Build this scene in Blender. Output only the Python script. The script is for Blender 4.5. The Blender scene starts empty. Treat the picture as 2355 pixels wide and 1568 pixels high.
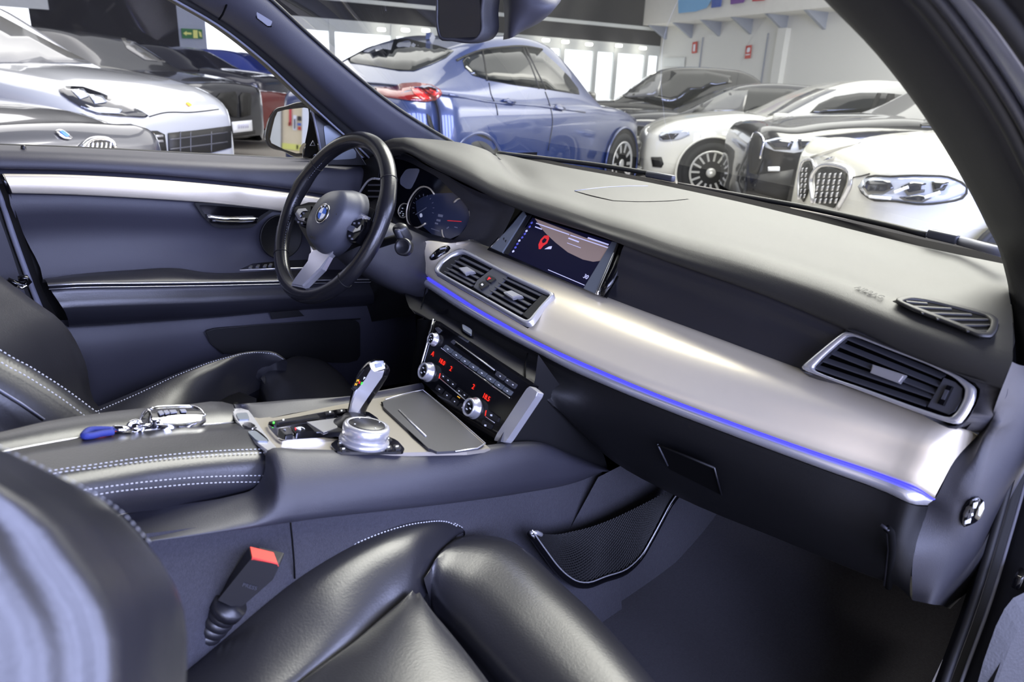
import bpy, bmesh, math, random
from mathutils import Vector as V, Matrix
random.seed(7)
S = bpy.context.scene
COL = S.collection
# ---------------------------------------------------------------- camera
W, H, F = 2355, 1568, 1668.0
CAM = V((-.753, -.930, 1.189))
YAW, PITCH, ROLL = math.radians(46.02), math.radians(-19.17), math.radians(2.75)
FW = V((math.cos(PITCH)*math.cos(YAW), math.cos(PITCH)*math.sin(YAW), math.sin(PITCH)))
_r = FW.cross(V((0, 0, 1))).normalized(); _u = _r.cross(FW)
RT = _r*math.cos(ROLL) + _u*math.sin(ROLL); UP = _u*math.cos(ROLL) - _r*math.sin(ROLL)
cd = bpy.data.cameras.new('camera'); cam = bpy.data.objects.new('camera', cd); COL.objects.link(cam)
cd.sensor_width = 36; cd.lens = F/W*36; cd.clip_start = .02; cd.clip_end = 200
M = Matrix((RT, UP, -FW)).transposed().to_4x4(); M.translation = CAM; cam.matrix_world = M
cd.dof.use_dof = True; cd.dof.focus_distance = 1.5; cd.dof.aperture_fstop = 6.5
S.camera = cam
# ---------------------------------------------------------------- world, lights, exposure
w = bpy.data.worlds.new('hall_light'); S.world = w; w.use_nodes = True
bg = w.node_tree.nodes['Background']; bg.inputs[0].default_value = (.95, .96, 1, 1); bg.inputs[1].default_value = .46
S.view_settings.view_transform = 'Standard'; S.view_settings.look = 'None'
S.view_settings.exposure = 0.0; S.view_settings.gamma = 1; S.view_settings.use_curve_mapping = False
def area(name, loc, target, sx, sy, power, col):
    l = bpy.data.lights.new(name, 'AREA'); l.shape = 'RECTANGLE'; l.size = sx; l.size_y = sy; l.energy = power; l.color = col
    o = bpy.data.objects.new(name, l); COL.objects.link(o); o.location = loc
    o.rotation_euler = (V(target)-V(loc)).to_track_quat('-Z', 'Y').to_euler(); return o
for i in range(5):                  # unseen panels added for cool open-door light, split in five to streak the leather
    area('cool_side_light', (-5.2+2.7*i, -5.4, 2.3), (-5.2+2.7*i, 0, 1.9), 1.9, 3.2, 430, (.54, .60, 1.0))
area('hall_lamps_ahead', (3.4, .6, 4.4), (2.2, .3, 0), 4, 4, 1000, (1, .965, .88))
area('hall_lamps_beside', (2.0, 9.5, 4.8), (2.0, 9.2, 0), 8, 8, 480, (1, .97, .93))
area('hall_lamps_far', (11, 5, 4.8), (11, 5, 0), 9, 9, 480, (1, .97, .92))
area('wall_fill_light', (14, -1, 4.9), (20, -2, 1), 6, 6, 2000, (1, .98, .95))  # fill light added to brighten the far white wall
# ---------------------------------------------------------------- pixel -> place helpers
def ray(u, v): return FW + RT*((u-W/2)/F) + UP*((H/2-v)/F)
def at(u, v, x=None, y=None, z=None, n=None, p=None, t=None):
    d = ray(u, v)
    if t is not None: pass
    elif n is not None: t = n.dot(p-CAM)/n.dot(d)
    elif x is not None: t = (x-CAM.x)/d.x
    elif y is not None: t = (y-CAM.y)/d.y
    else: t = (z-CAM.z)/d.z
    return CAM + d*t
def PX(a, pts): return [at(q[0], q[1], **{a: q[2]}) for q in pts]
def PZ(a, b, pts, c=0):            # on the plane z = a + b*y + c*x
    n = V((-c, -b, 1)); return [at(q[0], q[1], n=n, p=V((0, 0, a))) for q in pts]
def Z(ox, oy, s): return lambda *pts: [(ox+q[0]*s, oy+q[1]*s)+tuple(q[2:]) for q in pts]
zA = Z(0, 0, .3397); zB = Z(700, 0, .3397); zC = Z(1400, 0, .4055); zD = Z(560, 280, .26786); zE = Z(900, 450, .2551); zF = Z(900, 700, .22962)
zG = Z(500, 800, .21231); zH = Z(0, 750, .31891); zI = Z(0, 1050, .3397); zJ = Z(700, 1000, .38217); zK = Z(1455, 900, .42593); zL = Z(1755, 600, .38265)
zM = Z(1850, 0, .4465); zN = Z(0, 300, .41445); zO = Z(850, 320, .29724); zP = Z(350, 0, .2551); zQ = Z(960, 730, .12755); zR = Z(1120, 470, .14862)
zS = Z(820, 320, .17857); zT = Z(980, 560, .13588); zU = Z(180, 900, .16136); zV = Z(2100, 700, .55315); zW = Z(0, 560, .28064); zX = Z(600, 200, .12758)
class Pl:                          # a plane in the car, its normal towards the cabin
    def __init__(s, a, b, c):
        s.o = V(a); s.n = (V(b)-V(a)).cross(V(c)-V(a)).normalized()
        if s.n.dot(CAM-s.o) < 0: s.n = -s.n
        s.x = (V(b)-V(a)).normalized(); s.y = s.n.cross(s.x)
    def px(s, u, v, off=0): return at(u, v, n=s.n, p=s.o+s.n*off)
    def to(s, pts, off=0): return [s.px(q[0], q[1], off) for q in pts]
# ---------------------------------------------------------------- materials
def lin(c):
    return tuple(((x/255)/12.92 if x/255 <= .04045 else ((x/255+.055)/1.055)**2.4) for x in c) + (1,)
MATS = {}
def mat(name, col=(128, 128, 128), rough=.5, metal=0, bump=None, var=None, coat=0, emit=None, spec=.5, aniso=None, trans=0, alpha=None, sheen=0, crough=.04):
    m = bpy.data.materials.new(name); m.use_nodes = True; nt = m.node_tree; N = nt.nodes; L = nt.links
    b = N['Principled BSDF']; b.inputs['Base Color'].default_value = lin(col); b.inputs['Roughness'].default_value = rough
    b.inputs['Metallic'].default_value = metal; b.inputs['Specular IOR Level'].default_value = spec
    if coat: b.inputs['Coat Weight'].default_value = coat; b.inputs['Coat Roughness'].default_value = crough
    if sheen: b.inputs['Sheen Weight'].default_value = sheen
    if trans: b.inputs['Transmission Weight'].default_value = trans
    if emit: b.inputs['Emission Color'].default_value = lin(emit[0]); b.inputs['Emission Strength'].default_value = emit[1]
    tc = N.new('ShaderNodeTexCoord')
    def noise(sc, det=3, st=None):
        t = N.new('ShaderNodeTexNoise'); t.inputs['Scale'].default_value = sc; t.inputs['Detail'].default_value = det
        if st:
            mp = N.new('ShaderNodeMapping'); mp.inputs['Scale'].default_value = st; L.new(tc.outputs['Object'], mp.inputs[0]); L.new(mp.outputs[0], t.inputs['Vector'])
        else: L.new(tc.outputs['Object'], t.inputs['Vector'])
        return t
    if bump:
        sc, stg = bump[:2]; t = noise(sc, 3, bump[2] if len(bump) > 2 else None)
        bp = N.new('ShaderNodeBump'); bp.inputs['Strength'].default_value = stg; bp.inputs['Distance'].default_value = .001
        L.new(t.outputs['Fac'], bp.inputs['Height']); L.new(bp.outputs[0], b.inputs['Normal'])
    t = noise(*(var[:1] if var else (9,)), 4); r = N.new('ShaderNodeMapRange'); k = var[1] if var else .06
    r.inputs['To Min'].default_value = 1-k; r.inputs['To Max'].default_value = 1+k; L.new(t.outputs['Fac'], r.inputs['Value'])
    mx = N.new('ShaderNodeMix'); mx.data_type = 'RGBA'; mx.blend_type = 'MULTIPLY'; mx.inputs[0].default_value = 1
    mx.inputs[6].default_value = lin(col); L.new(r.outputs[0], mx.inputs[7]); L.new(mx.outputs[2], b.inputs['Base Color'])
    MATS[name] = m; return m
def glassmat(name, tint=(1, 1, 1), refl=.06, dark=0):
    m = bpy.data.materials.new(name); m.use_nodes = True; N = m.node_tree.nodes; L = m.node_tree.links; N.remove(N['Principled BSDF'])
    t = N.new('ShaderNodeBsdfTransparent'); t.inputs[0].default_value = tuple(x*(1-dark) for x in tint)+(1,)
    g = N.new('ShaderNodeBsdfGlossy'); g.inputs['Roughness'].default_value = .02
    lw = N.new('ShaderNodeLayerWeight'); lw.inputs[0].default_value = .35; mr = N.new('ShaderNodeMapRange')
    mr.inputs['To Min'].default_value = refl*.5; mr.inputs['To Max'].default_value = min(1, refl*5); L.new(lw.outputs['Fresnel'], mr.inputs['Value'])
    mx = N.new('ShaderNodeMixShader'); L.new(mr.outputs[0], mx.inputs[0]); L.new(t.outputs[0], mx.inputs[1]); L.new(g.outputs[0], mx.inputs[2])
    L.new(mx.outputs[0], N['Material Output'].inputs[0]); MATS[name] = m; return m
mat('leather', (30, 30, 36), .36, bump=(420, .22), var=(7, .18), coat=.2, crough=.35)
mat('seat_leather', (30, 30, 35), .34, bump=(300, .2), var=(6, .2), coat=.22, spec=.5, crough=.32)
mat('soft_plastic', (44, 44, 50), .52, bump=(900, .3), var=(12, .06))
mat('dash_pad', (38, 37, 35), .55, bump=(1100, .35), var=(14, .05))
mat('dark_plastic', (11, 11, 13), .55, bump=(900, .2), spec=.3)
mat('door_plastic', (42, 42, 52), .5, bump=(900, .25), var=(5, .06))
mat('console_plastic', (38, 38, 46), .5, bump=(1000, .4), var=(20, .06))
mat('gloss_black', (8, 8, 11), .12)
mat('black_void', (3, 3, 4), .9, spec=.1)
mat('rubber', (14, 14, 16), .6)
mat('aluminium', (229, 219, 196), .34, .5, bump=(60, .04, (1, 40, 40)), var=(30, .02))
mat('plate_aluminium', (136, 131, 122), .38, .3, bump=(60, .04, (40, 1, 40)), var=(30, .03))
mat('satin_chrome', (205, 205, 210), .24, .7)
mat('chrome', (225, 225, 230), .08, 1)
mat('grey_metal', (112, 118, 126), .35, .4)
mat('wheel_leather', (24, 24, 28), .26, bump=(380, .15), var=(10, .15))
mat('hub_plastic', (62, 64, 74), .42, bump=(900, .2))
mat('button', (62, 63, 70), .4)
mat('dark_button', (24, 24, 28), .35)
mat('white_mark', (225, 228, 235), .5, emit=((225, 228, 235), .12))
mat('led_blue', (60, 60, 255), .4, emit=((74, 72, 235), 1.0))
mat('red_digit', (200, 20, 10), .5, emit=((255, 40, 22), 1.6))
mat('red_mark', (215, 30, 40), .4, emit=((230, 50, 55), .35))
mat('amber_mark', (230, 170, 40), .4, emit=((230, 170, 60), .5))
mat('green_mark', (60, 220, 60), .4, emit=((70, 230, 70), 1))
mat('blue_mark', (60, 110, 200), .4)
mat('screen_dark', (8, 9, 22), .3, spec=.12, emit=((22, 22, 52), .55))
mat('screen_beige', (112, 100, 96), .4, spec=.2, emit=((136, 118, 114), .55))
mat('screen_line', (190, 190, 225), .4, emit=((190, 190, 225), .6))
mat('screen_blue', (70, 75, 170), .4, emit=((80, 84, 180), .6))
mat('cluster_glass', (12, 13, 20), .1)
mat('dial_lens', (46, 52, 74), .16)
mat('gauge_mark', (120, 122, 135), .5)
mat('carpet', (58, 57, 62), .95, bump=(700, 1.0), var=(260, .35), spec=.1, sheen=.15)
mat('tunnel_carpet', (46, 46, 53), .95, bump=(800, 1.0), var=(300, .4), spec=.1, sheen=.2)
mat('net', (12, 12, 14), .7)
mat('stitch', (170, 172, 180), .7)
mat('buckle_red', (214, 62, 52), .4)
mat('strap_blue', (32, 44, 120), .8, bump=(500, .5)); mat('strap_red', (170, 60, 62), .8)
mat('pillar_trim', (58, 58, 68), .6, bump=(1200, .3))
mat('pillar_dark', (20, 20, 24), .55, bump=(1000, .3))
mat('body_silver', (150, 153, 166), .25, .4, coat=.6)
mat('body_grey', (34, 34, 38), .5, bump=(300, .4))
mat('mirror_glass', (235, 238, 240), .02, 1)
glassmat('windscreen', (.94, .97, .96), .035)
glassmat('side_glass', (.97, .98, 1), .02)
# ---------------------------------------------------------------- objects
def thing(name, label, cat, loc=(0, 0, 0), group=None, kind=None):
    o = bpy.data.objects.new(name, None); COL.objects.link(o); o.location = loc; o.empty_display_size = .05
    tag(o, label, cat, group, kind); return o
def tag(o, label=None, cat=None, group=None, kind=None):
    if label: o['label'] = label
    if cat: o['category'] = cat
    if group: o['group'] = group
    if kind: o['kind'] = kind
    return o
def link(name, me, m, parent=None, label=None, kind=None, smooth=True):
    o = bpy.data.objects.new(name, me); COL.objects.link(o)
    if m is not None: me.materials.append(MATS[m] if isinstance(m, str) else m)
    if parent is not None:
        o.parent = parent
        if parent.type == 'EMPTY': o.matrix_parent_inverse = Matrix.Translation(parent.location).inverted()
    if smooth and me.polygons: me.polygons.foreach_set('use_smooth', [True]*len(me.polygons))
    if label: o['label'] = label
    if kind: o['kind'] = kind
    return o
def mk(name, vs, fs, m, parent=None, smooth=False, **k):
    me = bpy.data.meshes.new(name); me.from_pydata([tuple(v) for v in vs], [], fs); me.validate(); me.update()
    return link(name, me, m, parent, smooth=smooth, **k)
def from_bm(name, bm, m, parent=None, smooth=False, **k):
    bmesh.ops.recalc_face_normals(bm, faces=bm.faces); me = bpy.data.meshes.new(name); bm.to_mesh(me); bm.free()
    return link(name, me, m, parent, smooth=smooth, **k)
def cr(pts, n, closed=False):      # Catmull-Rom resample by chord length
    pts = [V(p) for p in pts]
    if closed: pts = pts + [pts[0]]
    L = [0]
    for a, b in zip(pts, pts[1:]): L.append(L[-1]+max((b-a).length, 1e-9))
    out = []; N = len(pts)
    for i in range(n):
        s = L[-1]*i/(n if closed else n-1); j = 0
        while j < N-2 and L[j+1] < s: j += 1
        t = (s-L[j])/(L[j+1]-L[j]); p1, p2 = pts[j], pts[j+1]
        p0 = pts[j-1] if j > 0 else (pts[-2] if closed else p1*2-p2); p3 = pts[j+2] if j+2 < N else (pts[1] if closed else p2*2-p1)
        d = L[j+1]-L[j]; d0 = (p1-p0).length or d; d2 = (p3-p2).length or d
        m1 = ((p2-p1)/d*d0 + (p1-p0)/d0*d)/(d+d0)*d; m2 = ((p3-p2)/d2*d + (p2-p1)/d*d2)/(d+d2)*d
        out.append(p1*(2*t**3-3*t*t+1)+m1*(t**3-2*t*t+t)+p2*(-2*t**3+3*t*t)+m2*(t**3-t*t))
    return out
def cri(pts, k):                   # keep the given points as knots, k spans each
    pts = [V(p) for p in pts]; out = []
    for j in range(len(pts)-1):
        p1, p2 = pts[j], pts[j+1]; p0 = pts[j-1] if j else p1*2-p2; p3 = pts[j+2] if j+2 < len(pts) else p2*2-p1
        d = (p2-p1).length+1e-9; d0 = (p1-p0).length+1e-9; d2 = (p3-p2).length+1e-9
        m1 = ((p2-p1)/d*d0 + (p1-p0)/d0*d)/(d+d0)*d; m2 = ((p3-p2)/d2*d + (p2-p1)/d*d2)/(d+d2)*d
        for i in range(k):
            t = i/k; out.append(p1*(2*t**3-3*t*t+1)+m1*(t**3-2*t*t+t)+p2*(-2*t**3+3*t*t)+m2*(t**3-t*t))
    return out+[pts[-1]]
def grid(name, rows, m, parent=None, smooth=True, wrap=False, thick=0, cap=False, **k):
    nr, nc = len(rows), len(rows[0]); vs = [p for r in rows for p in r]; fs = []
    for i in range(nr-1):
        for j in range(nc if wrap else nc-1):
            fs.append((i*nc+j, i*nc+(j+1) % nc, (i+1)*nc+(j+1) % nc, (i+1)*nc+j))
    if cap: fs.append(tuple(range(nc))); fs.append(tuple((nr-1)*nc+j for j in range(nc)))
    bm = bmesh.new(); bv = [bm.verts.new(v) for v in vs]
    for f in fs:
        try: bm.faces.new([bv[i] for i in f])
        except ValueError: pass
    o = from_bm(name, bm, m, parent, smooth=smooth, **k)
    if thick:
        md = o.modifiers.new('thickness', 'SOLIDIFY'); md.thickness = abs(thick); md.offset = -1 if thick > 0 else 1
    return o
def loft(name, curves, m, parent=None, n=48, rows=None, k=4, knots=False, **kw):
    C = [cri(c, k) if knots else cr(c, n) for c in curves]
    if rows and len(C) > 1: C = list(zip(*[cri(list(col), rows) for col in zip(*C)]))
    return grid(name, C, m, parent, **kw)
def plate(name, uv, pl, m, parent=None, d=.003, off=0, bevel=.0006, seg=2, pts=None, **k):
    P = pl.to(uv, off+d) if pts is None else [V(p)+pl.n*(off+d) for p in pts]
    bm = bmesh.new(); top = [bm.verts.new(p) for p in P]; bot = [bm.verts.new(p-pl.n*d) for p in P]; n = len(P)
    ft = bm.faces.new(top); bm.faces.new(bot[::-1])
    for i in range(n): bm.faces.new((top[i], bot[i], bot[(i+1) % n], top[(i+1) % n]))
    if bevel: bmesh.ops.bevel(bm, geom=list(ft.edges), offset=min(bevel, d*.9), segments=seg, affect='EDGES', clamp_overlap=True)
    return from_bm(name, bm, m, parent, **k)
def rnd(uv, r=.25, k=3):           # round the corners of a traced outline
    out = []; n = len(uv)
    for i in range(n):
        a, b, c = V(uv[i-1][:2]), V(uv[i][:2]), V(uv[(i+1) % n][:2]); p = b+(a-b)*r; q = b+(c-b)*r
        for j in range(k+1):
            t = j/k; out.append(tuple(p*(1-t)**2+b*2*t*(1-t)+q*t*t))
    return out
def ring(name, outer, inner, pl, m, parent=None, d=.004, off=0, bev=.0008, pts=False, **k):
    o = [V(p) for p in outer] if pts else pl.to(outer, 0); i = [V(p) for p in inner] if pts else pl.to(inner, 0)
    up = pl.n
    rows = [[p+up*off for p in o], [p+up*(off+d-bev) for p in o], [a.lerp(b, .18)+up*(off+d) for a, b in zip(o, i)], [a.lerp(b, .82)+up*(off+d) for a, b in zip(o, i)], [p+up*(off+d-bev) for p in i], [p+up*off for p in i]]
    return grid(name, rows, m, parent, wrap=True, **k)
def lathe(name, c, ax, prof, m, parent=None, n=32, **k):
    c = V(c); ax = V(ax).normalized(); a = ax.orthogonal().normalized(); b = ax.cross(a)
    rows = [[c+ax*h+(a*math.cos(2*math.pi*i/n)+b*math.sin(2*math.pi*i/n))*max(r, 1e-5) for i in range(n)] for r, h in prof]
    return grid(name, rows, m, parent, wrap=True, cap=True, smooth=k.pop('smooth', True), **k)
def tube(name, pts, r, m, parent=None, n=8, closed=False, res=None, smooth=True, **k):
    P = cr(pts, res, closed) if res else [V(p) for p in pts]; N = len(P); rows = []; up = None
    rr = r if isinstance(r, (list, tuple)) else [r]*N
    for i, p in enumerate(P):
        t = (P[(i+1) % N if closed else min(i+1, N-1)]-P[(i-1) % N if closed else max(i-1, 0)]).normalized()
        up = t.orthogonal().normalized() if up is None else (up-t*up.dot(t)).normalized()
        b = t.cross(up); ri = rr[min(i*len(rr)//N, len(rr)-1)] if len(rr) != N else rr[i]
        rows.append([p+(up*math.cos(2*math.pi*j/n)+b*math.sin(2*math.pi*j/n))*ri for j in range(n)])
    if closed: rows.append(rows[0])
    return grid(name, rows, m, parent, wrap=True, cap=not closed, smooth=smooth, **k)
def rbox(name, c, s, m, parent=None, r=.01, seg=4, rot=None, **k):
    bm = bmesh.new(); bmesh.ops.create_cube(bm, size=1)
    for v in bm.verts: v.co = V((v.co.x*s[0], v.co.y*s[1], v.co.z*s[2]))
    if r: bmesh.ops.bevel(bm, geom=list(bm.edges), offset=r, segments=seg, affect='EDGES', profile=.5)
    R = Matrix(rot) if rot is not None else Matrix.Identity(3)
    for v in bm.verts: v.co = R @ v.co + V(c)
    return from_bm(name, bm, m, parent, smooth=k.pop('smooth', True), **k)
def bar(name, a, b, wd, hd, m, parent=None, n=None, r=0, **k):   # box from a to b, hd along n
    a, b = V(a), V(b); t = (b-a).normalized(); n = (V(n)-t*V(n).dot(t)).normalized(); s = n.cross(t)
    R = Matrix((t, s, n)).transposed()
    return rbox(name, (a+b)/2, ((b-a).length, wd, hd), m, parent, r=r, seg=2, rot=R, smooth=bool(r), **k)
def text(name, s, origin, ex, ey, size, m, parent=None, depth=.0003, align='CENTER'):
    c = bpy.data.curves.new(name, 'FONT'); c.body = s; c.size = size; c.align_x = align; c.align_y = 'CENTER'; c.extrude = depth; c.resolution_u = 3
    t = bpy.data.objects.new('t', c); COL.objects.link(t); bpy.context.view_layer.update()
    me = bpy.data.meshes.new_from_object(t.evaluated_get(bpy.context.evaluated_depsgraph_get())); bpy.data.objects.remove(t); bpy.data.curves.remove(c)
    ex = V(ex).normalized(); ey = (V(ey)-ex*V(ey).dot(ex)).normalized(); R = Matrix((ex, ey, ex.cross(ey))).transposed().to_4x4(); R.translation = V(origin)
    me.transform(R); me.materials.clear(); me.name = name
    return link(name, me, m, parent, smooth=False)
def stitches(name, pts, parent, ln=.0035, gap=.0025, r=.0006, m='stitch', n=(0, 0, 1)):
    tot = sum((b-a).length for a, b in zip(pts, pts[1:])); cnt = max(2, int(tot/(ln+gap))); P = cr(pts, cnt*2); bm = bmesh.new(); n = V(n)
    for i in range(cnt):
        a, b = P[2*i], P[2*i+1]; t = (b-a).normalized(); s = t.cross(n).normalized(); q = s.cross(t).normalized()
        vs = [bm.verts.new(p+s*x*r+q*y*r) for p in (a, b) for x, y in ((-1, 0), (0, 1), (1, 0), (0, -1))]
        for j in range(4): bm.faces.new((vs[j], vs[(j+1) % 4], vs[4+(j+1) % 4], vs[4+j]))
        bm.faces.new(vs[:4]); bm.faces.new(vs[4:])
    return from_bm(name, bm, m, parent, kind='stuff')
def lerp(a, b, t): return a+(b-a)*t
def surf(o, off=.002):              # lay outlines on a built surface: pixel -> point on it, and a local plane
    from mathutils.bvhtree import BVHTree
    t = BVHTree.FromPolygons([v.co for v in o.data.vertices], [tuple(p.vertices) for p in o.data.polygons])
    def hit(u, v):
        h = t.ray_cast(CAM, ray(u, v).normalized()); return h[0] if h[0] is not None else None
    def plane(a, b, c):
        p = Pl(hit(*a), hit(*b), hit(*c)); p.o = p.o+p.n*off; return p
    return hit, plane, t
def decal(name, uv, bvh, m, parent, off=.006, thick=.006, cuts=2):
    bm = bmesh.new(); vs = [bm.verts.new((q[0], q[1], 0)) for q in uv]; bm.faces.new(vs); bmesh.ops.triangulate(bm, faces=bm.faces[:])
    if cuts: bmesh.ops.subdivide_edges(bm, edges=bm.edges[:], cuts=cuts, use_grid_fill=True)
    bad = []; last = 6
    for v in bm.verts:
        d = ray(v.co.x, v.co.y).normalized(); h = bvh.ray_cast(CAM, d)
        if h[0] is None: bad.append(v); continue
        n = h[1] if h[1].dot(d) < 0 else -h[1]; v.co = h[0]+(n*.5-d*.5)*off
    if bad: bmesh.ops.delete(bm, geom=bad, context='VERTS')
    o = from_bm(name, bm, m, parent, smooth=True)
    if thick: md = o.modifiers.new('thickness', 'SOLIDIFY'); md.thickness = thick; md.offset = 0
    return o
# ================================================================ DASHBOARD
D = thing('dashboard', 'grey topped dashboard with satin silver trim and blue light strip', 'dashboard', (.3, 0, .5))
Kp = [(878, 346), (903, 336), (999, 370), (1088, 409), (1147, 439), (1221, 466), (1296, 492), (1385, 525), (1474, 552), (1550, 578), (1755, 634), (1860, 668), (1960, 705), (2080, 752), (2200, 795), (2328, 832)]
Lp = [(884, 354), (910, 346), (999, 387), (1088, 430), (1147, 461), (1221, 490), (1296, 514), (1385, 542), (1474, 577), (1550, 604), (1755, 676), (1860, 719), (1950, 757), (2075, 808), (2190, 853), (2305, 890)]
Kx = [.26, .265, .27, .275, .278, .28, .28, .275, .27, .262, .25, .242, .228, .214, .204, .2]
Lx = [.262, .266, .27, .273, .275, .276, .275, .268, .262, .256, .246, .24, .226, .212, .2, .19]
K = [at(*q, x=x) for q, x in zip(Kp, Kx)]; Lc = [at(*q, x=x) for q, x in zip(Lp, Lx)]
Bp = [(1140, 353), (1225, 369), (1310, 386), (1405, 403), (1500, 421), (1600, 442), (1700, 464), (1850, 500), (2000, 538), (2160, 576), (2316, 608)]
Bw = PZ(.985, .05, Bp)
B0 = [V((.42, .70, .99)), V((.46, .66, .995)), V((.50, .60, 1.0)), V((.545, .56, 1.004)), V((.575, .53, 1.006))]   # far end behind the instrument hump
back = B0+Bw
S1 = PX('x', [(874, 338, .30), (925, 324, .34), (1030, 325, .42), (1085, 334, .46), (1128, 350, .50)]) + [lerp(a, b, .30) for a, b in zip(Bw, K[5:])]
S2 = [lerp(a, b, .45)+V((0, 0, .012)) for a, b in zip(S1[:5], K[:5])] + [lerp(a, b, .72)+V((0, 0, .009)) for a, b in zip(Bw, K[5:])]
K2 = [lerp(a, b, .12)+V((-.004, 0, .006)) for a, b in zip(K, S2)]
pad = loft('dash_pad', [back, S1, S2, K2, K, [lerp(a, b, .5)+V((-.005, 0, 0)) for a, b in zip(K, Lc)], Lc, [p+V((.03, .0, -.006)) for p in Lc]], 'dash_pad', D, knots=True, k=4, rows=4)
# black ceramic band of the windscreen base and cowl (behind the pad)
# --- silver trim
TBp = [(938, 613), (951, 618), (1002, 648), (1043, 674), (1100, 710), (1155, 741), (1232, 783), (1308, 819), (1372, 847), (1498, 900), (1668, 964), (1881, 1040), (2040, 1094), (2105, 1119), (2149, 1147)]
TTp = [(950, 570), (968, 557), (1034, 559), (1088, 551), (1150, 583), (1205, 607), (1285, 640), (1370, 674), (1440, 701), (1570, 749), (1740, 812), (1950, 890), (2110, 947), (2205, 982), (2247, 1003)]
TB = PZ(.768, .062, TBp); TT = PZ(.845, .05, TTp)
TT[0] = at(950, 570, x=.17); TT[1] = at(968, 557, x=.19); TT[2] = at(1034, 559, x=.225)
def push(p, k): return CAM+(p-CAM)*k
TB[-1] = push(TB[-1], 1.035); TT[-1] = push(TT[-1], 1.035)
bn = V((-.55, 0, .83))
T1 = [lerp(a, b, .22)+bn*.013 for a, b in zip(TB, TT)]; T2 = [lerp(a, b, .48)+bn*.021 for a, b in zip(TB, TT)]; T3 = [lerp(a, b, .86)+bn*.007 for a, b in zip(TB, TT)]
T0 = [p+V((.012, 0, -.004)) for p in TB]
TRM = loft('trim_panel', [T0, TB, T1, T2, T3, TT, [p+V((.02, 0, -.006)) for p in TT]], 'aluminium', D, knots=True, k=4, rows=3)
# --- light strip and the chrome strip under it
SBp = [(939, 629), (955, 642), (1007, 678), (1050, 707), (1107, 741), (1160, 772), (1238, 813), (1316, 853), (1382, 882), (1508, 934), (1680, 1000), (1893, 1079), (2040, 1133), (2092, 1157), (2134, 1162)]
SB = PZ(.742, .062, SBp); SB[-1] = push(SB[-1], 1.02)
LB = [lerp(a, b, .30) for a, b in zip(TB, SB)]
loft('light_strip', [[p+V((.006, 0, -.003)) for p in TB], [lerp(a, b, .5)+V((-.001, 0, 0)) for a, b in zip(TB, LB)], [p+V((.004, 0, 0)) for p in LB]], 'led_blue', D, knots=True, k=3)
loft('chrome_strip', [[p+V((.008, 0, .001)) for p in LB], LB, [lerp(a, b, .5)+V((-.006, 0, .002)) for a, b in zip(LB, SB)], SB, [p+V((.014, 0, -.003)) for p in SB]], 'satin_chrome', D, knots=True, k=3, rows=3)
# --- lower skirt with glove box
G1 = [p+V((.006, 0, -.004)) for p in SB]
gl = [(975, 728), (990, 735), (1040, 765), (1090, 795), (1140, 827), (1180, 855), (1225, 893), (1290, 950), (1345, 1000), (1420, 1062), (1560, 1140), (1800, 1243), (2000, 1325), (2070, 1352), (2098, 1380)]
glx = [.10, .10, .09, .082, .075, .07, .07, .12, .19, .24, .262, .27, .27, .262, .25]
GL = [at(*q, x=x) for q, x in zip(gl, glx)]
G2 = [lerp(a, b, .40)+V((-.028, 0, -.004)) for a, b in zip(G1, GL)]
loft('lower_panel', [G1, [p+V((-.001, 0, -.008)) for p in G1], G2, GL, [p+V((.05, 0, -.005)) for p in GL]], 'dark_plastic', D, knots=True, k=4, rows=4)
# --- end panel at the door side
def YP(*pts): return [at(u, v, y=yy) for u, v, yy in pts]
E0 = [K[-1], Lc[-1], TT[-1]+V((.004, 0, .002)), T2[-1]+V((.004, 0, 0)), TB[-1]+V((.004, 0, 0)), SB[-1]+V((.004, 0, 0)), G2[-1], GL[-1]]
def TP(*pts): return [at(u, v, t=t) for u, v, t in pts]
E1 = TP((2336, 836, .845), (2318, 893, .85), (2262, 1003, .905), (2240, 1055, .915), (2206, 1128, .93), (2200, 1160, .945), (2178, 1300, .975), (2136, 1388, .99))
E2 = TP((2360, 842, .90), (2352, 900, .91), (2330, 1000, .95), (2315, 1060, .965), (2295, 1130, .98), (2285, 1170, .99), (2240, 1310, 1.02), (2165, 1392, 1.03))
E3 = TP((2420, 842, .98), (2410, 900, .99), (2390, 1000, 1.02), (2375, 1060, 1.03), (2345, 1130, 1.04), (2330, 1170, 1.05), (2270, 1310, 1.07), (2185, 1400, 1.07))
ENP = loft('end_panel', [E0, E1, E2, E3], 'soft_plastic', D, n=40, rows=5)
en_hit, en_plane, en_bvh = surf(ENP)
sw = zV((270, 800), (285, 815), (285, 850), (265, 890), (235, 910), (205, 918), (195, 900), (200, 860), (225, 820), (250, 800))
asw = decal('airbag_switch', [tuple(p[:2]) for p in cr([V(q+(0,)) for q in sw], 26, True)], en_bvh, 'gloss_black', D, .003, .003, 1)
for q in [((240, 815), (258, 812), (250, 835), (236, 838)), ((265, 830), (278, 812), (280, 840), (262, 875), (256, 868)), ((228, 862), (236, 860), (236, 870), (228, 872)), ((210, 890), (228, 882), (224, 900), (208, 905))]: decal('switch_mark', zV(*q), en_bvh, 'white_mark', asw, .009, .0008, 0)
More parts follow.
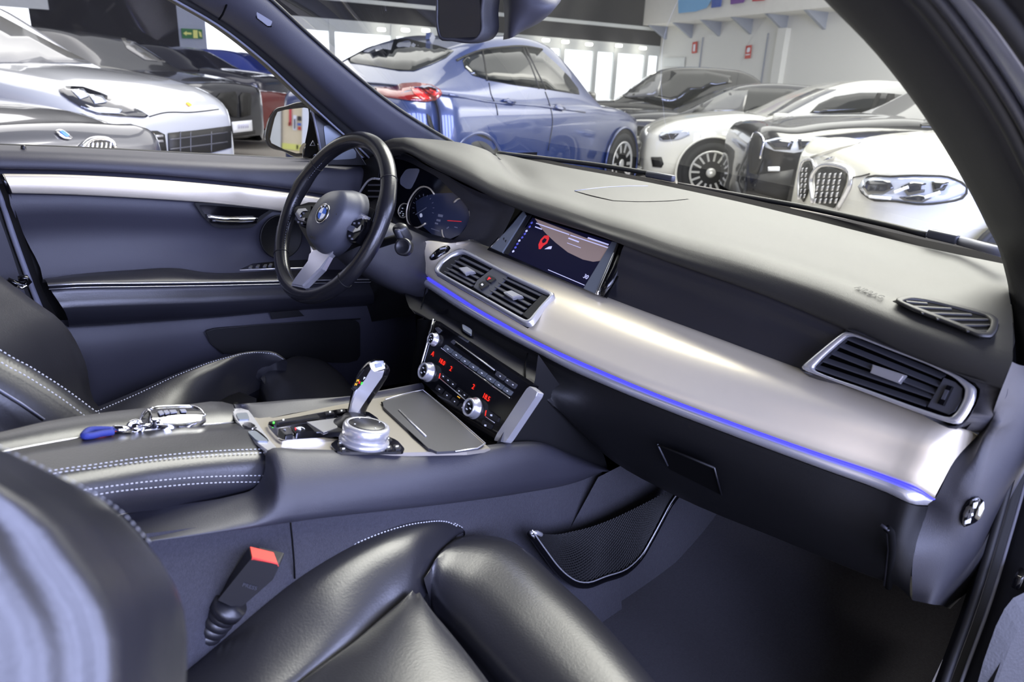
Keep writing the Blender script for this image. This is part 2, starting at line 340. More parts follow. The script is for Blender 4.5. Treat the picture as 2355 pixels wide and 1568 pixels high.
# --- leather panel between trim and pad on the passenger side
LPt = [at(u, v, x=x) for u, v, x in [(1436, 562, .27), (1500, 585, .267), (1600, 622, .262), (1755, 677, .252), (1860, 720, .245), (1952, 759, .236)]]
LPb = [p+V((.004, 0, .003)) for p in PZ(.845, .05, [(1386, 680), (1440, 701), (1540, 738), (1660, 782), (1760, 820), (1850, 853)])]
loft('leather_panel', [[p+V((.01, 0, .01)) for p in LPt], LPt, [lerp(a, b, .5)+V((.006, 0, .002)) for a, b in zip(LPt, LPb)], LPb, [p+V((.0, 0, -.02)) for p in LPb]], 'leather', D, n=24, rows=4)
# --- fascia round the passenger vent
pv = Pl(at(1950, 765, x=.234), at(2225, 880, x=.205), at(1850, 850, x=.213))
fo = zL((500, 392), (760, 500), (1010, 590), (1210, 670), (1330, 770), (1400, 900), (1300, 1010), (1180, 1010), (900, 930), (600, 810), (380, 720), (200, 655), (300, 560), (420, 455))
fi = zL((500, 412), (760, 520), (1000, 608), (1180, 690), (1280, 760), (1272, 830), (1225, 920), (1170, 990), (900, 900), (600, 785), (380, 705), (215, 645), (300, 572), (420, 474))
Fo = [Lc[12], Lc[13], Lc[14], lerp(Lc[14], Lc[15], .7), E1[1], lerp(E1[1], E1[2], .5), TT[-1]+V((.003, 0, .004)), TT[13]+V((.004, 0, .004)), TT[12]+V((.004, 0, .004)), lerp(TT[11], TT[12], .3)+V((.004, 0, .004)), LPb[-1], LPb[-1]+V((0, 0, .002)), lerp(LPb[-1], LPt[-1], .5), LPt[-1]]
Fi = pv.to(fi)
grid('vent_fascia', [cr(Fo, 56, True), cr([lerp(a, b, .85)+pv.n*.002 for a, b in zip(Fo, Fi)], 56, True), cr([p-pv.n*.012 for p in Fi], 56, True)], 'soft_plastic', D, wrap=True)
av = mk('air_vent', [p-pv.n*.03 for p in Fi], [tuple(range(len(Fi)))], 'black_void', D, label='wide passenger air vent in a chrome frame')
inn = zL((520, 440), (760, 535), (990, 622), (1150, 700), (1215, 765), (1205, 830), (1165, 905), (1120, 945), (890, 868), (610, 765), (410, 700), (290, 650), (350, 585), (445, 500))
ring('frame', rnd(fi, .3), rnd(inn, .3), pv, 'satin_chrome', av, d=.006, off=-.004, bev=.002)
plate('side_plate', zL((1085, 700), (1150, 725), (1195, 765), (1190, 830), (1150, 900), (1110, 920), (985, 875)), pv, 'button', av, d=.004, off=-.008)
plate('thumbwheel', zL((1105, 745), (1140, 755), (1085, 870), (1045, 855)), pv, 'gloss_black', av, d=.006, off=-.006)
plate('thumbwheel_mark', zL((1092, 770), (1118, 778), (1090, 835), (1066, 828)), pv, 'button', av, d=.002, off=-.0005)
plate('inner_strip', zL((500, 430), (530, 450), (305, 648), (235, 645)), pv, 'soft_plastic', av, d=.004, off=-.01)
for a, b in [((500, 455), (1085, 695)), ((470, 505), (1070, 745)), ((425, 550), (1050, 790)), ((372, 595), (1025, 815)), ((318, 635), (990, 862))]:
    (p, q) = pv.to(zL(a, b), -.009); bar('slat', p, q, .0105, .0022, 'button', av, n=pv.n*.6+V((.35, 0, .75)))
plate('slider_tab', zL((655, 620), (855, 685), (815, 735), (640, 670)), pv, 'satin_chrome', av, d=.007, off=-.006, bevel=.002)
# --- centre vents in the trim
tr_hit, tr_plane, tr_bvh = surf(TRM); cv = tr_plane((1020, 615), (1205, 715), (1160, 630)); cv.o = cv.o+cv.n*.010
o_ = zT((545, 95), (640, 88), (1400, 500), (2160, 840), (2165, 880), (1980, 1060), (1790, 1330), (1680, 1365), (1000, 960), (250, 540), (150, 480), (140, 430), (230, 290), (380, 170))
i_ = zT((560, 150), (650, 150), (1390, 545), (2090, 870), (2085, 900), (1930, 1070), (1745, 1290), (1685, 1300), (1010, 915), (300, 525), (215, 465), (215, 425), (290, 320), (420, 215))
cvn = plate('air_vent', o_, cv, 'black_void', D, d=.012, off=-.018, bevel=0, label='pair of centre air vents with hazard and lock buttons between')
ring('frame', rnd(o_, .3), rnd(i_, .3), cv, 'satin_chrome', cvn, d=.013, off=-.010, bev=.002)
plate('side_plate', zT((520, 215), (600, 190), (330, 520), (215, 460), (290, 320), (420, 230)), cv, 'dark_button', cvn, d=.003, off=-.004)
plate('side_plate', zT((2075, 900), (1740, 1280), (1625, 1200), (1960, 860)), cv, 'dark_button', cvn, d=.003, off=-.004)
plate('centre_plate', zT((1130, 410), (1370, 540), (1350, 600), (1040, 890), (800, 730), (860, 620)), cv, 'button', cvn, d=.003, off=-.004)
for sl in [((600, 240), (1060, 460)), ((510, 290), (960, 520)), ((440, 350), (890, 590)), ((370, 410), (830, 660)), ((330, 470), (790, 715)),
           ((1330, 590), (1950, 880)), ((1250, 660), (1850, 960)), ((1190, 730), (1760, 1040)), ((1110, 790), (1690, 1110)), ((1050, 860), (1640, 1190))]:
    p, q = cv.to(zT(*sl), -.003); bar('slat', p, q, .0085, .002, 'button', cvn, n=cv.n*.5+V((.3, 0, .8)))
for tb in [((540, 400), (690, 380), (820, 460), (650, 500)), ((1300, 810), (1440, 780), (1630, 875), (1450, 910))]:
    plate('slider_tab', zT(*tb), cv, 'satin_chrome', cvn, d=.008, off=-.002, bevel=.002)
for nm, q in [('hazard_button', ((990, 590), (1060, 530), (1190, 590), (1090, 665))), ('lock_button', ((880, 690), (960, 630), (1070, 690), (930, 780)))]:
    b_ = plate(nm, rnd(zT(*q), .2), cv, 'dark_button', cvn, d=.004, off=-.001)
    cx = sum((V(p) for p in cv.to(zT(*q), .0035)), V())/4
    if nm == 'hazard_button': plate('triangle_mark', zT((1030, 615), (1065, 560), (1100, 590)), cv, 'red_mark', cvn, d=.0006, off=.003, bevel=0)
    else: plate('lock_mark', zT((925, 690), (950, 670), (970, 690), (945, 712)), cv, 'white_mark', cvn, d=.0006, off=.003, bevel=0)
# --- oval start button on the trim
pb = tr_plane((990, 592), (1030, 570), (1020, 585))
ov = zT((380, 45), (405, 80), (360, 150), (270, 200), (150, 275), (90, 280), (65, 240), (110, 180), (200, 100), (290, 55))
sb = decal('start_button', [tuple(p[:2]) for p in cr([V(q+(0,)) for q in ov], 30, True)], tr_bvh, 'gloss_black', D, .002, .002, 1)
for q in [((230, 90), (330, 70), (340, 95), (240, 125)), ((95, 210), (140, 185), (150, 215), (105, 245))]: decal('mark', zT(*q), tr_bvh, 'gauge_mark', sb, .007, .0008, 0)
# --- display
pd = Pl(at(1213, 490, x=.315), at(1428, 560, x=.303), at(1285, 640, x=.243))
ds = plate('display', zR((560, 60), (2180, 600), (2150, 700), (2060, 1080), (1840, 1440), (0, 700)), pd, 'gloss_black', D, d=.004, off=-.006, bevel=0, label='navigation display with grey side wings')
sc = plate('screen', zR((705, 205), (1930, 575), (1495, 1300), (330, 780)), pd, 'screen_dark', ds, d=.001, off=-.002, bevel=0)
plate('map_area', zR((740, 215), (1905, 660), (1760, 870), (1640, 885), (1480, 850), (1250, 740), (1060, 590), (930, 470), (840, 370)), pd, 'screen_beige', ds, d=.0006, off=-.001, bevel=0)
for a, b, wd in [((760, 290), (1270, 465), .0018), ((1290, 475), (1870, 670), .0018), ((745, 345), (850, 385), .0022), ((1260, 520), (1420, 580), .0026), ((1240, 595), (1450, 672), .0009), ((945, 1010), (1510, 1250), .0012), ((1560, 515), (1880, 625), .0030)]:
    p, q = pd.to(zR(a, b), -.0002); bar('screen_line', p, q, wd, .0004, 'screen_line', ds, n=pd.n)
for i, q in enumerate([(690, 285), (660, 345), (610, 410), (585, 455), (545, 510), (500, 560), (470, 610), (440, 665), (405, 725)]):
    plate('menu_icon', zR((q[0]-18, q[1]-4), (q[0]+12, q[1]-22), (q[0]+18, q[1]+4), (q[0]-12, q[1]+20)), pd, 'screen_line' if i % 3 == 2 else 'screen_blue', ds, d=.0004, off=-.001, bevel=0)
plate('map_pin', zR((800, 690), (795, 620), (830, 540), (890, 480), (955, 480), (960, 530), (930, 600), (870, 640), (830, 690)), pd, 'red_mark', ds, d=.0004, off=-.0003, bevel=0)
plate('map_pin_hole', zR((850, 560), (890, 520), (925, 540), (900, 585), (860, 600)), pd, 'screen_dark', ds, d=.0003, off=.0002, bevel=0)
plate('map_road', zR((890, 690), (960, 650), (1005, 645), (990, 690)), pd, 'screen_line', ds, d=.0004, off=-.001, bevel=0)
p = pd.px(*zR((1530, 1120))[0], .0); q1, q2 = pd.to(zR((1480, 1095), (1580, 1140)), 0); q3 = pd.px(*zR((1560, 1060))[0], 0)
text('screen_digits', '30', p, q2-q1, q3-p, .012, 'screen_line', ds)
plate('side_wing', zR((565, 95), (600, 165), (235, 745), (55, 665)), pd, 'grey_metal', ds, d=.004, off=-.002)
plate('side_slot', zR((600, 165), (690, 165), (330, 780), (235, 745)), pd, 'dark_button', ds, d=.003, off=-.004)
plate('side_wing', zR((1930, 570), (2025, 590), (1690, 1385), (1490, 1295)), pd, 'grey_metal', ds, d=.004, off=-.002)
tube('chrome_edge', pd.to(zR((2045, 575), (1990, 720), (1900, 930), (1800, 1160), (1700, 1395)), .001), .0035, 'chrome', ds, n=8, res=14)
tube('chrome_edge', pd.to(zR((562, 92), (400, 300), (220, 500), (55, 670)), .001), .0014, 'chrome', ds, n=6)
tube('chrome_edge', pd.to(zR((575, 68), (1000, 205), (1500, 375), (1985, 542)), .002), .0012, 'satin_chrome', ds, n=6)
tube('rounded_edge', pd.to(zR((2110, 590), (2100, 760), (2010, 1000), (1900, 1210), (1775, 1410)), -.004), [.008, .010, .010, .0095, .008], 'gloss_black', ds, n=12)
for q in [(255, 525), (285, 560)]: plate('wing_mark', zR((q[0]-8, q[1]), (q[0]+10, q[1]-15), (q[0]+14, q[1]-5), (q[0], q[1]+30)), pd, 'dark_button', ds, d=.0006, off=.002, bevel=0)
# --- instrument cluster
pc = Pl(at(1000, 470, x=.335), at(1080, 490, x=.330), at(1010, 400, x=.355))
ci = zS((380, 330), (500, 250), (700, 290), (900, 385), (1100, 500), (1280, 680), (1420, 820), (1480, 960), (1450, 1090), (1350, 1225), (1160, 1318), (980, 1250), (760, 1165), (560, 1060), (400, 900), (340, 600))
CI = pc.to(ci)
cf = mk('instrument_cluster', CI, [tuple(range(len(CI)))], 'cluster_glass', D, label='instrument cluster with round dials behind the wheel')
CO = [at(u, v, x=x) for u, v, x in zS((330, 240, .27), (430, 130, .27), (640, 185, .272), (880, 330, .274), (1110, 440, .276), (1350, 575, .277), (1600, 690, .277), (2040, 890, .279))]
CO += [at(1176, 500, x=.285), at(1128, 567, x=.262), at(1088, 552, x=.258), at(1034, 559, x=.232), at(990, 558, x=.215), at(945, 535, x=.25), at(890, 500, x=.27), at(870, 400, x=.27)]
MI = [lerp(a, b, .30)+V((.02, 0, 0)) for a, b in zip(CI, CO)]; MO = [lerp(a, b, .72)+V((.004, 0, .0)) for a, b in zip(CI, CO)]
grid('cluster_surround', [cr(r, 80, True) for r in (CI, [lerp(a, b, .06)+V((-.012, 0, 0)) for a, b in zip(CI, CO)], MI, MO, CO)], 'soft_plastic', cf, wrap=True)
def arc(name, pts, r, m, off, n=6, res=26): return tube(name, pc.to(zS(*pts), off), r, m, cf, n=n, res=res)
plate('dial_lens', zS((760, 800), (860, 740), (1000, 700), (1240, 690), (1330, 740), (1420, 860), (1460, 980), (1430, 1090), (1330, 1230), (1170, 1300), (1000, 1250), (850, 1120), (780, 980)), pc, 'dial_lens', cf, d=.001, off=.0005, bevel=0)
plate('upper_dial', rnd(zS((560, 500), (640, 380), (820, 375), (760, 520), (700, 640), (640, 640), (560, 580)), .3), pc, 'gauge_mark', cf, d=.0006, off=.0005, bevel=0)
arc('dial_ring', ((1000, 710), (960, 650), (900, 615), (820, 620), (740, 690), (670, 810), (645, 920), (650, 1040), (700, 1120), (780, 1140), (850, 1110), (890, 1080)), .0022, 'aluminium', .003)
arc('dial_ring', ((560, 1000), (535, 930), (560, 860), (600, 830), (650, 835)), .0014, 'aluminium', .002)
arc('dial_ring', ((560, 1000), (600, 1010), (650, 985)), .0014, 'aluminium', .002, res=8)
arc('dial_ring', ((1255, 815), (1300, 775), (1390, 768)), .0024, 'aluminium', .003, res=10)
arc('dial_ring', ((1455, 920), (1465, 1000), (1430, 1120), (1390, 1180)), .002, 'aluminium', .003, res=10)
arc('dial_ring', ((1100, 1165), (1110, 1230), (1150, 1300)), .0022, 'aluminium', .003, res=10)
for i in range(11):
    a = math.radians(200-22*i); c0 = V((860, 890)); e = V((math.cos(a)*165, -math.sin(a)*215)); q0 = c0+e*.86; q1 = c0+e*.74
    p, q = pc.to(zS(tuple(q0), tuple(q1)), .0015); bar('dial_tick', p, q, .0012, .0005, 'gauge_mark', cf, n=pc.n)
for a, b, m_ in [((760, 970), (900, 880), 'gauge_mark'), ((1170, 1048), (1350, 1060), 'red_mark')]:
    p, q = pc.to(zS(a, b), .003); bar('needle', p, q, .0016, .0006, m_, cf, n=pc.n)
for a, b, wd in [((960, 1150), (1070, 1185), .002), ((1050, 980), (1110, 990), .006), ((1030, 1040), (1080, 1050), .005), ((1010, 1080), (1050, 1090), .004), ((1260, 1130), (1300, 1140), .002), ((1160, 1150), (1190, 1130), .003)]:
    p, q = pc.to(zS(a, b), .0022); bar('dial_text', p, q, wd, .0004, 'gauge_mark', cf, n=pc.n)
plate('dial_light', rnd(zS((810, 960), (840, 950), (848, 1000), (815, 1010)), .4), pc, 'white_mark', cf, d=.0005, off=.002, bevel=0)
for q in [(590, 890), (580, 930), (600, 960), (560, 950), (595, 985)]: plate('fuel_mark', zS((q[0]-8, q[1]-6), (q[0]+8, q[1]-6), (q[0]+8, q[1]+6), (q[0]-8, q[1]+6)), pc, 'white_mark', cf, d=.0005, off=.002, bevel=0)
# --- driver-side end of the dash: vent, filler
dv = Pl(at(823, 450, x=.25), at(870, 420, x=.25), at(850, 480, x=.24))
loft('side_filler', [PX('x', [(700, 415, .30), (760, 400, .30), (830, 372, .30), (878, 350, .29)]), PX('x', [(720, 480, .26), (770, 470, .26), (840, 470, .26), (900, 480, .26)]), PX('x', [(700, 620, .27), (760, 625, .27), (850, 640, .27), (930, 640, .25)]), PX('x', [(700, 730, .30), (760, 740, .30), (850, 740, .3), (960, 720, .28)])], 'dark_plastic', D, n=20, rows=3)
dvn = plate('air_vent', zS((20, 720), (165, 525), (330, 515), (360, 700), (180, 800)), dv, 'black_void', D, d=.002, off=-.002, bevel=0, label='driver air vent half hidden by the wheel')
tube('frame', dv.to(zS((20, 720), (165, 525), (330, 515)), .002), .003, 'satin_chrome', dvn, n=8, res=12)
for a, b in [((150, 590), (330, 590)), ((150, 665), (330, 668)), ((130, 740), (330, 740))]:
    p, q = dv.to(zS(a, b), .001); bar('slat', p, q, .004, .002, 'button', dvn, n=dv.n)
# --- drawer front above the radio (panel joints) with a small catch
dr = Pl(lerp(G1[3], G2[3], .5), lerp(G1[6], G2[6], .5), G2[4])
plate('drawer_catch_recess', rnd(zQ((780, 60), (1010, 180), (1020, 350), (800, 220)), .15), dr, 'black_void', D, d=.001, off=.0025, bevel=0)
plate('drawer_catch', rnd(zQ((805, 110), (985, 215), (975, 310), (815, 205)), .2), dr, 'grey_metal', D, d=.004, off=.003)
tube('panel_joint', [at(u, v, n=dr.n, p=dr.o+dr.n*.001) for u, v in zQ((1990, 650), (1950, 800), (1940, 1000), (1945, 1100))], .0016, 'black_void', D, n=6)
tube('panel_joint', [at(u, v, n=dr.n, p=dr.o+dr.n*.002) for u, v in zE((310, 835), (290, 930), (270, 1000))], .0012, 'black_void', D, n=6)
# --- glove box: lid edge, handle, side gap
gp = Pl(lerp(GL[10], G2[10], .4)+V((-.003, 0, 0)), lerp(GL[12], G2[12], .4)+V((-.003, 0, 0)), lerp(GL[11], G2[11], .9)+V((-.003, 0, 0)))
hd = plate('glove_box_handle', zK((130, 285), (440, 410), (480, 560), (200, 420)), gp, 'black_void', D, d=.002, off=.008, bevel=0, label='recessed glove box handle')
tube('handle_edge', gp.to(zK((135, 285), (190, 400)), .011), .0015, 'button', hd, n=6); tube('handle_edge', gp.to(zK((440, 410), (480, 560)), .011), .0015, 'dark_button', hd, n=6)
tube('handle_lip', gp.to(zK((135, 288), (290, 350), (440, 412)), .011), .002, 'dark_plastic', hd, n=6)
gs = Pl(lerp(GL[12], G2[12], .2), lerp(GL[13], G2[13], .2), lerp(GL[12], G2[12], .9))
tube('lid_gap', gs.to(zK((1370, 735), (1395, 760), (1400, 850), (1390, 960), (1380, 1055)), .009), .005, 'black_void', D, n=8)
tube('lid_edge', gs.to(zK((1340, 720), (1378, 745), (1385, 850), (1372, 960), (1360, 1045)), .011), .0022, 'console_plastic', D, n=8)
for q in [(950, 1660), (945, 1110)]: pass
# --- pad details: defroster grille, speaker lid, lettering
pd_hit, pd_plane, _t = surf(pad); pp = pd_plane((2075, 698), (2275, 735), (2180, 745)); pp.o = pp.o+pp.n*.0015
og = zL((780, 240), (880, 212), (1000, 230), (1360, 325), (1412, 365), (1400, 430), (1370, 465), (1300, 460), (1150, 395), (900, 300)); ig = zL((825, 255), (890, 236), (1000, 252), (1330, 335), (1368, 365), (1360, 410), (1338, 440), (1300, 438), (1170, 385), (920, 290))
dg = plate('defroster_grille', og, pp, 'black_void', D, d=.001, off=0, bevel=0, label='small defroster grille by the door')
ring('grille_frame', rnd(og, .3), rnd(ig, .3), pp, 'dash_pad', dg, d=.004, off=0)
for a, b in [((860, 245), (985, 256)), ((895, 275), (1130, 287)), ((950, 312), (1250, 322)), ((1040, 347), (1350, 352)), ((1150, 385), (1362, 386)), ((1220, 420), (1350, 422))]:
    p, q = pp.to(zL(a, b), .002); bar('grille_bar', p, q, .0035, .002, 'dash_pad', dg, n=pp.n)
p0 = pp.px(*zL((640, 190))[0], .001); q0, q1 = pp.to(zL((590, 170), (690, 210)), .001)
ap = pd_plane((1980, 665), (2020, 680), (2000, 690))
q0, q1 = ap.to([(1980, 664), (2020, 680)], .0012)
text('airbag_lettering', 'AIRBAG', lerp(q0, q1, .5), q1-q0, ap.n.cross(q1-q0), .0125, 'rubber', D, depth=.0002)
lid = [pd_hit(u, v)+V((0, 0, .0012)) for u, v in ((1322, 440), (1360, 435), (1400, 431), (1445, 429), (1490, 429))], [pd_hit(u, v)+V((0, 0, .0018)) for u, v in ((1360, 451), (1410, 447), (1460, 445), (1505, 445), (1545, 446))], [pd_hit(u, v)+V((0, 0, .0012)) for u, v in ((1410, 462), (1455, 464), (1500, 464), (1545, 462), (1585, 458))]
loft('speaker_lid', list(lid), 'dash_pad', D, n=20, rows=4)
tube('lid_joint', lid[0], .0012, 'gauge_mark', D, n=6)
mk('dash_core', [V((x, y, z)) for x, z in ((.40, .84), (.42, .46), (.60, .46), (.60, .90)) for y in (-.69, .68)], [(0, 1, 3, 2), (2, 3, 5, 4), (4, 5, 7, 6), (6, 7, 1, 0), (0, 2, 4, 6), (1, 3, 5, 7)], 'black_void', D)
# --- climate and radio panel
pr_ = Pl(at(1000, 738, y=.148), at(1212, 888, y=-.160), at(965, 866, y=.138))
RP = plate('radio_panel', zF((410, 150), (560, 250), (1390, 800), (1310, 1010), (1045, 1390), (900, 1330), (270, 735)), pr_, 'gloss_black', D, d=.02, off=-.02, bevel=.001, label='black radio and climate panel with red digits')
tube('side_edge', pr_.to(zF((420, 145), (370, 350), (310, 560), (278, 720)), .002), .0022, 'chrome', RP, n=8)
plate('side_strip', rnd(zF((1375, 810), (1465, 880), (1450, 920), (1140, 1385), (1015, 1360)), .12), pr_, 'satin_chrome', RP, d=.014, off=-.006, bevel=.004)
plate('cd_slot', zQ((690, 455), (1380, 960), (1360, 1010), (660, 500)), pr_, 'black_void', RP, d=.001, off=.001, bevel=0)
tube('slot_edge', pr_.to(zQ((690, 440), (1050, 700), (1390, 950)), .002), .0012, 'satin_chrome', RP, n=6)
def btn(nm, q, m_, d=.003): return plate(nm, rnd(q, .12, 2), pr_, m_, RP, d=d, off=0, bevel=.0006)
b0, b1, c0, c1 = V((495, 480)), V((1720, 1340)), V((430, 560)), V((1660, 1430))
for i in range(8):
    t0, t1 = i/8+.006, (i+1)/8-.006; a, b = b0+(b1-b0)*t0, b0+(b1-b0)*t1; c, d = c0+(c1-c0)*t0, c0+(c1-c0)*t1
    a, c, b, d = a, a+(c-a)*.82, b, b+(d-b)*.82
    btn('preset_button', zQ(tuple(a), tuple(b), tuple(d), tuple(c)), 'grey_metal'); e = (a+b+c+d)/4
    plate('preset_mark', zQ((e.x-12, e.y-14), (e.x+12, e.y-2), (e.x+8, e.y+16), (e.x-14, e.y+4)), pr_, 'white_mark', RP, d=.0004, off=.003, bevel=0)
tube('preset_edge', pr_.to(zQ((430, 555), (1050, 1010), (1665, 1450)), .002), .0013, 'chrome', RP, n=6)
btn('eject_button', zQ((590, 440), (640, 395), (700, 440), (650, 490)), 'button'); btn('mode_button', zQ((1430, 960), (1590, 1070), (1540, 1140), (1390, 1030)), 'button'); btn('seek_button', zQ((1600, 1085), (1790, 1205), (1740, 1290), (1560, 1160)), 'button')
for q in [(1490, 1055), (1620, 1135), (1720, 1210)]: plate('preset_mark', zQ((q[0]-12, q[1]-12), (q[0]+12, q[1]-4), (q[0]+8, q[1]+14), (q[0]-12, q[1]+8)), pr_, 'white_mark', RP, d=.0004, off=.003, bevel=0)
def knob(nm, q, r, h):
    c = pr_.px(*q, 0); k_ = lathe(nm, c, pr_.n, [(r*1.18, 0), (r*1.18, h*.2), (r, h*.3), (r, h*.85), (r*.93, h), (r*.8, h), (r*.75, h*.82), (0, h*.82)], 'satin_chrome', RP, n=36)
    lathe('knob_face', c+pr_.n*(h*.83), pr_.n, [(r*.74, 0), (r*.7, .0006), (0, .0006)], 'gloss_black', k_, n=24)
    for a in range(3): 
        x_, y_ = pr_.x, pr_.y; an = a*2.1; p = c+pr_.n*(h*.83+.001)+(x_*math.cos(an)+y_*math.sin(an))*r*.35; bar('knob_mark', p-x_*r*.14, p+x_*r*.14, r*.12, .0005, 'white_mark', k_, n=pr_.n)
    return k_
knob('volume_knob', zQ((320, 400))[0], .0115, .012); knob('temperature_knob', zQ((215, 985))[0], .0165, .017); knob('temperature_knob', zF((840, 1040))[0], .0165, .017)
btn('source_button', zQ((310, 190), (360, 170), (430, 230), (370, 285)), 'button')
for s_, q, ang in [('A', (275, 655), 0), ('18.0', (440, 800), 0), ('2', (600, 925), 0), ('2', (1005, 1250), 0), ('18.5', (1240, 1440), 0)]:
    p = pr_.px(*zQ(q)[0], .0012); q0, q1 = pr_.to(zQ((430, 560), (1660, 1430)), .0012); h0, h1 = pr_.to(zQ((300, 1000), (400, 500)), 0)
    text('red_digits', s_, p, q1-q0, h1-h0, .0125 if len(s_) > 1 else .013, 'red_digit', RP)
tube('row_edge', pr_.to(zQ((400, 1095), (670, 1320), (950, 1560)), .002), .001, 'satin_chrome', RP, n=6)
def rowb(nm, a, b, h, cnt, m_, mk_=True):
    a, b = V(a), V(b); dn = V(h)
    for i in range(cnt):
        p, q = a+(b-a)*(i/cnt+.02), a+(b-a)*((i+1)/cnt-.02); btn(nm, zQ(tuple(p), tuple(q), tuple(q+dn), tuple(p+dn)), m_, .002); e = (p+q+dn)/2 if False else (p+q)/2+dn/2
        if mk_: plate('climate_mark', zQ((e.x-10, e.y-14), (e.x+10, e.y-6), (e.x+8, e.y+14), (e.x-12, e.y+8)), pr_, 'white_mark', RP, d=.0004, off=.002, bevel=0)
rowb('climate_button', (440, 990), (700, 1200), (-40, 70), 3, 'dark_button'); rowb('climate_button', (720, 1250), (1010, 1470), (-40, 70), 3, 'dark_button')
rowb('climate_button', (350, 1195), (900, 1640), (-50, 80), 4, 'dark_button')
plate('climate_light', zQ((725, 1410), (770, 1445), (760, 1460), (715, 1425)), pr_, 'amber_mark', RP, d=.0004, off=.003, bevel=0)
btn('climate_button', zF((955, 1045), (1075, 1130), (1060, 1180), (945, 1110)), 'dark_button'); btn('climate_button', zF((910, 1150), (1010, 1200), (990, 1250), (900, 1200)), 'dark_button')
for q in [(1000, 1108), (940, 1210), (720, 1040)]: plate('climate_mark', zF((q[0]-9, q[1]-10), (q[0]+10, q[1]-6), (q[0]+8, q[1]+12), (q[0]-10, q[1]+8)), pr_, 'white_mark', RP, d=.0004, off=.003, bevel=0)
tube('row_edge', pr_.to(zF((945, 1125), (1035, 1185)), .002), .001, 'satin_chrome', RP, n=6)
tube('red_edge', pr_.to(zF((490, 690), (478, 740)), .002), .0009, 'red_digit', RP, n=6); tube('red_edge', pr_.to(zF((950, 1060), (940, 1115)), .002), .0009, 'red_digit', RP, n=6)
# side of the centre stack towards the passenger footwell
loft('stack_side', [[at(u, v, y=-.150) for u, v in ((1238, 815), (1222, 900), (1180, 960), (1140, 1022))], [at(u, v, y=-.150) for u, v in ((1300, 900), (1290, 960), (1265, 1010), (1230, 1045))], [at(u, v, y=-.15) for u, v in ((1360, 960), (1370, 1010), (1390, 1050), (1400, 1090))]], 'dark_plastic', D, n=16, rows=4)
loft('stack_side', [[at(u, v, y=.165) for u, v in ((1000, 735), (985, 790), (968, 850), (960, 890))], [at(u, v, y=.20) for u, v in ((960, 735), (955, 790), (945, 850), (940, 900))], [V((.4, .2, z)) for z in (.75, .68, .62, .55)]], 'black_void', D, n=10, rows=2)
# ================================================================ STEERING WHEEL
wt = math.radians(27.8); wc = V((0, .398, .925)); wn = V((-math.cos(wt), 0, math.sin(wt))); wa = V((0, -1, 0)); wb = V((math.sin(wt), 0, math.cos(wt)))
pw = Pl(wc, wc+wa, wc+wb)
SW = thing('steering_wheel', 'black leather steering wheel with silver lower spoke and round badge', 'steering wheel', wc)
rows = []
for i in range(96):
    a = 2*math.pi*i/96; dr_ = wa*math.cos(a)+wb*math.sin(a)
    fat = 1+.13*math.exp(-((math.sin(a)-.28)/.12)**2)          # thumb rests
    c_ = wc+dr_*.1705
    rows.append([c_+(dr_*math.cos(2*math.pi*j/16)*.0165+wn*math.sin(2*math.pi*j/16)*.0155)*fat for j in range(16)])
rim = grid('rim', rows+[rows[0]], 'wheel_leather', SW, wrap=True)
for a in (.62, 2.52, -2.45, -.7):
    dr_ = wa*math.cos(a)+wb*math.sin(a); tg = -wa*math.sin(a)+wb*math.cos(a)
    tube('seam', [wc+dr_*(.1705+.0172*math.cos(2*math.pi*j/20))+wn*.0164*math.sin(2*math.pi*j/20) for j in range(20)], .0006, 'rubber', rim, n=5, closed=True)
for off, nm in ((math.pi*.97, 'inner_stitching'),):
    stitches(nm, [wc+(wa*math.cos(a)+wb*math.sin(a))*(.1705-.0163)+wn*.004 for a in [2.4+.06*i for i in range(40)]], rim, .003, .003, .0005, 'gauge_mark', n=wn)
hubp = zD((526, 905), (560, 780), (655, 640), (790, 577), (850, 590), (866, 660), (845, 760), (790, 865), (700, 985), (610, 1040), (548, 1012))
HF = cr(pw.to(hubp, .052), 40, True); cx = sum(HF, V())/40
HB = [p-wn*.05+(p-cx)*.22 for p in HF]
hub = grid('airbag_cover', [HB, [lerp(a, b, .5)+(a-cx)*.05 for a, b in zip(HB, HF)], [p-wn*.008+(p-cx)*.015 for p in HF], [p-wn*.001-(p-cx)*.06 for p in HF], [cx+wn*.003+(p-cx)*.5 for p in HF], [cx+wn*.004+(p-cx)*.02 for p in HF]], 'hub_plastic', SW, wrap=True, cap=True)
ec = pw.px(*zD((683, 790))[0], .055)
bd = lathe('badge', ec, wn, [(.021, 0), (.021, .0015), (.0195, .0028), (.019, .0022), (0, .0022)], 'chrome', SW, n=36, label='round badge with blue and white quarters')
lathe('badge_ring', ec, wn, [(.0188, .002), (.0186, .0026), (.0125, .0026), (.0123, .002)], 'gloss_black', bd, n=36)
for q in range(4):
    pts = [V((0, 0, 0))]+[(wa*math.cos(q*math.pi/2+j*math.pi/16)+wb*math.sin(q*math.pi/2+j*math.pi/16))*.012 for j in range(9)]
    plate('badge_quarter', None, pw, 'white_mark' if q % 2 else 'blue_mark', bd, d=.0006, off=0, bevel=0, pts=[ec+wn*.0026+p for p in pts])
for i, ch in enumerate('BMW'):
    a = math.radians(130-40*i); d_ = wa*math.cos(a)*1+wb*math.sin(a); d_ = -wa*math.cos(math.pi-a)+wb*math.sin(a)
    text('badge_letter', ch, ec+wn*.003+d_*.0155, d_.cross(wn)*1, d_, .0055, 'white_mark', bd, depth=.0002)
tx = pw.px(*zD((595, 995))[0], .0565); text('airbag_lettering', 'AIRBAG', tx, wa, wb, .007, 'dark_button', SW)
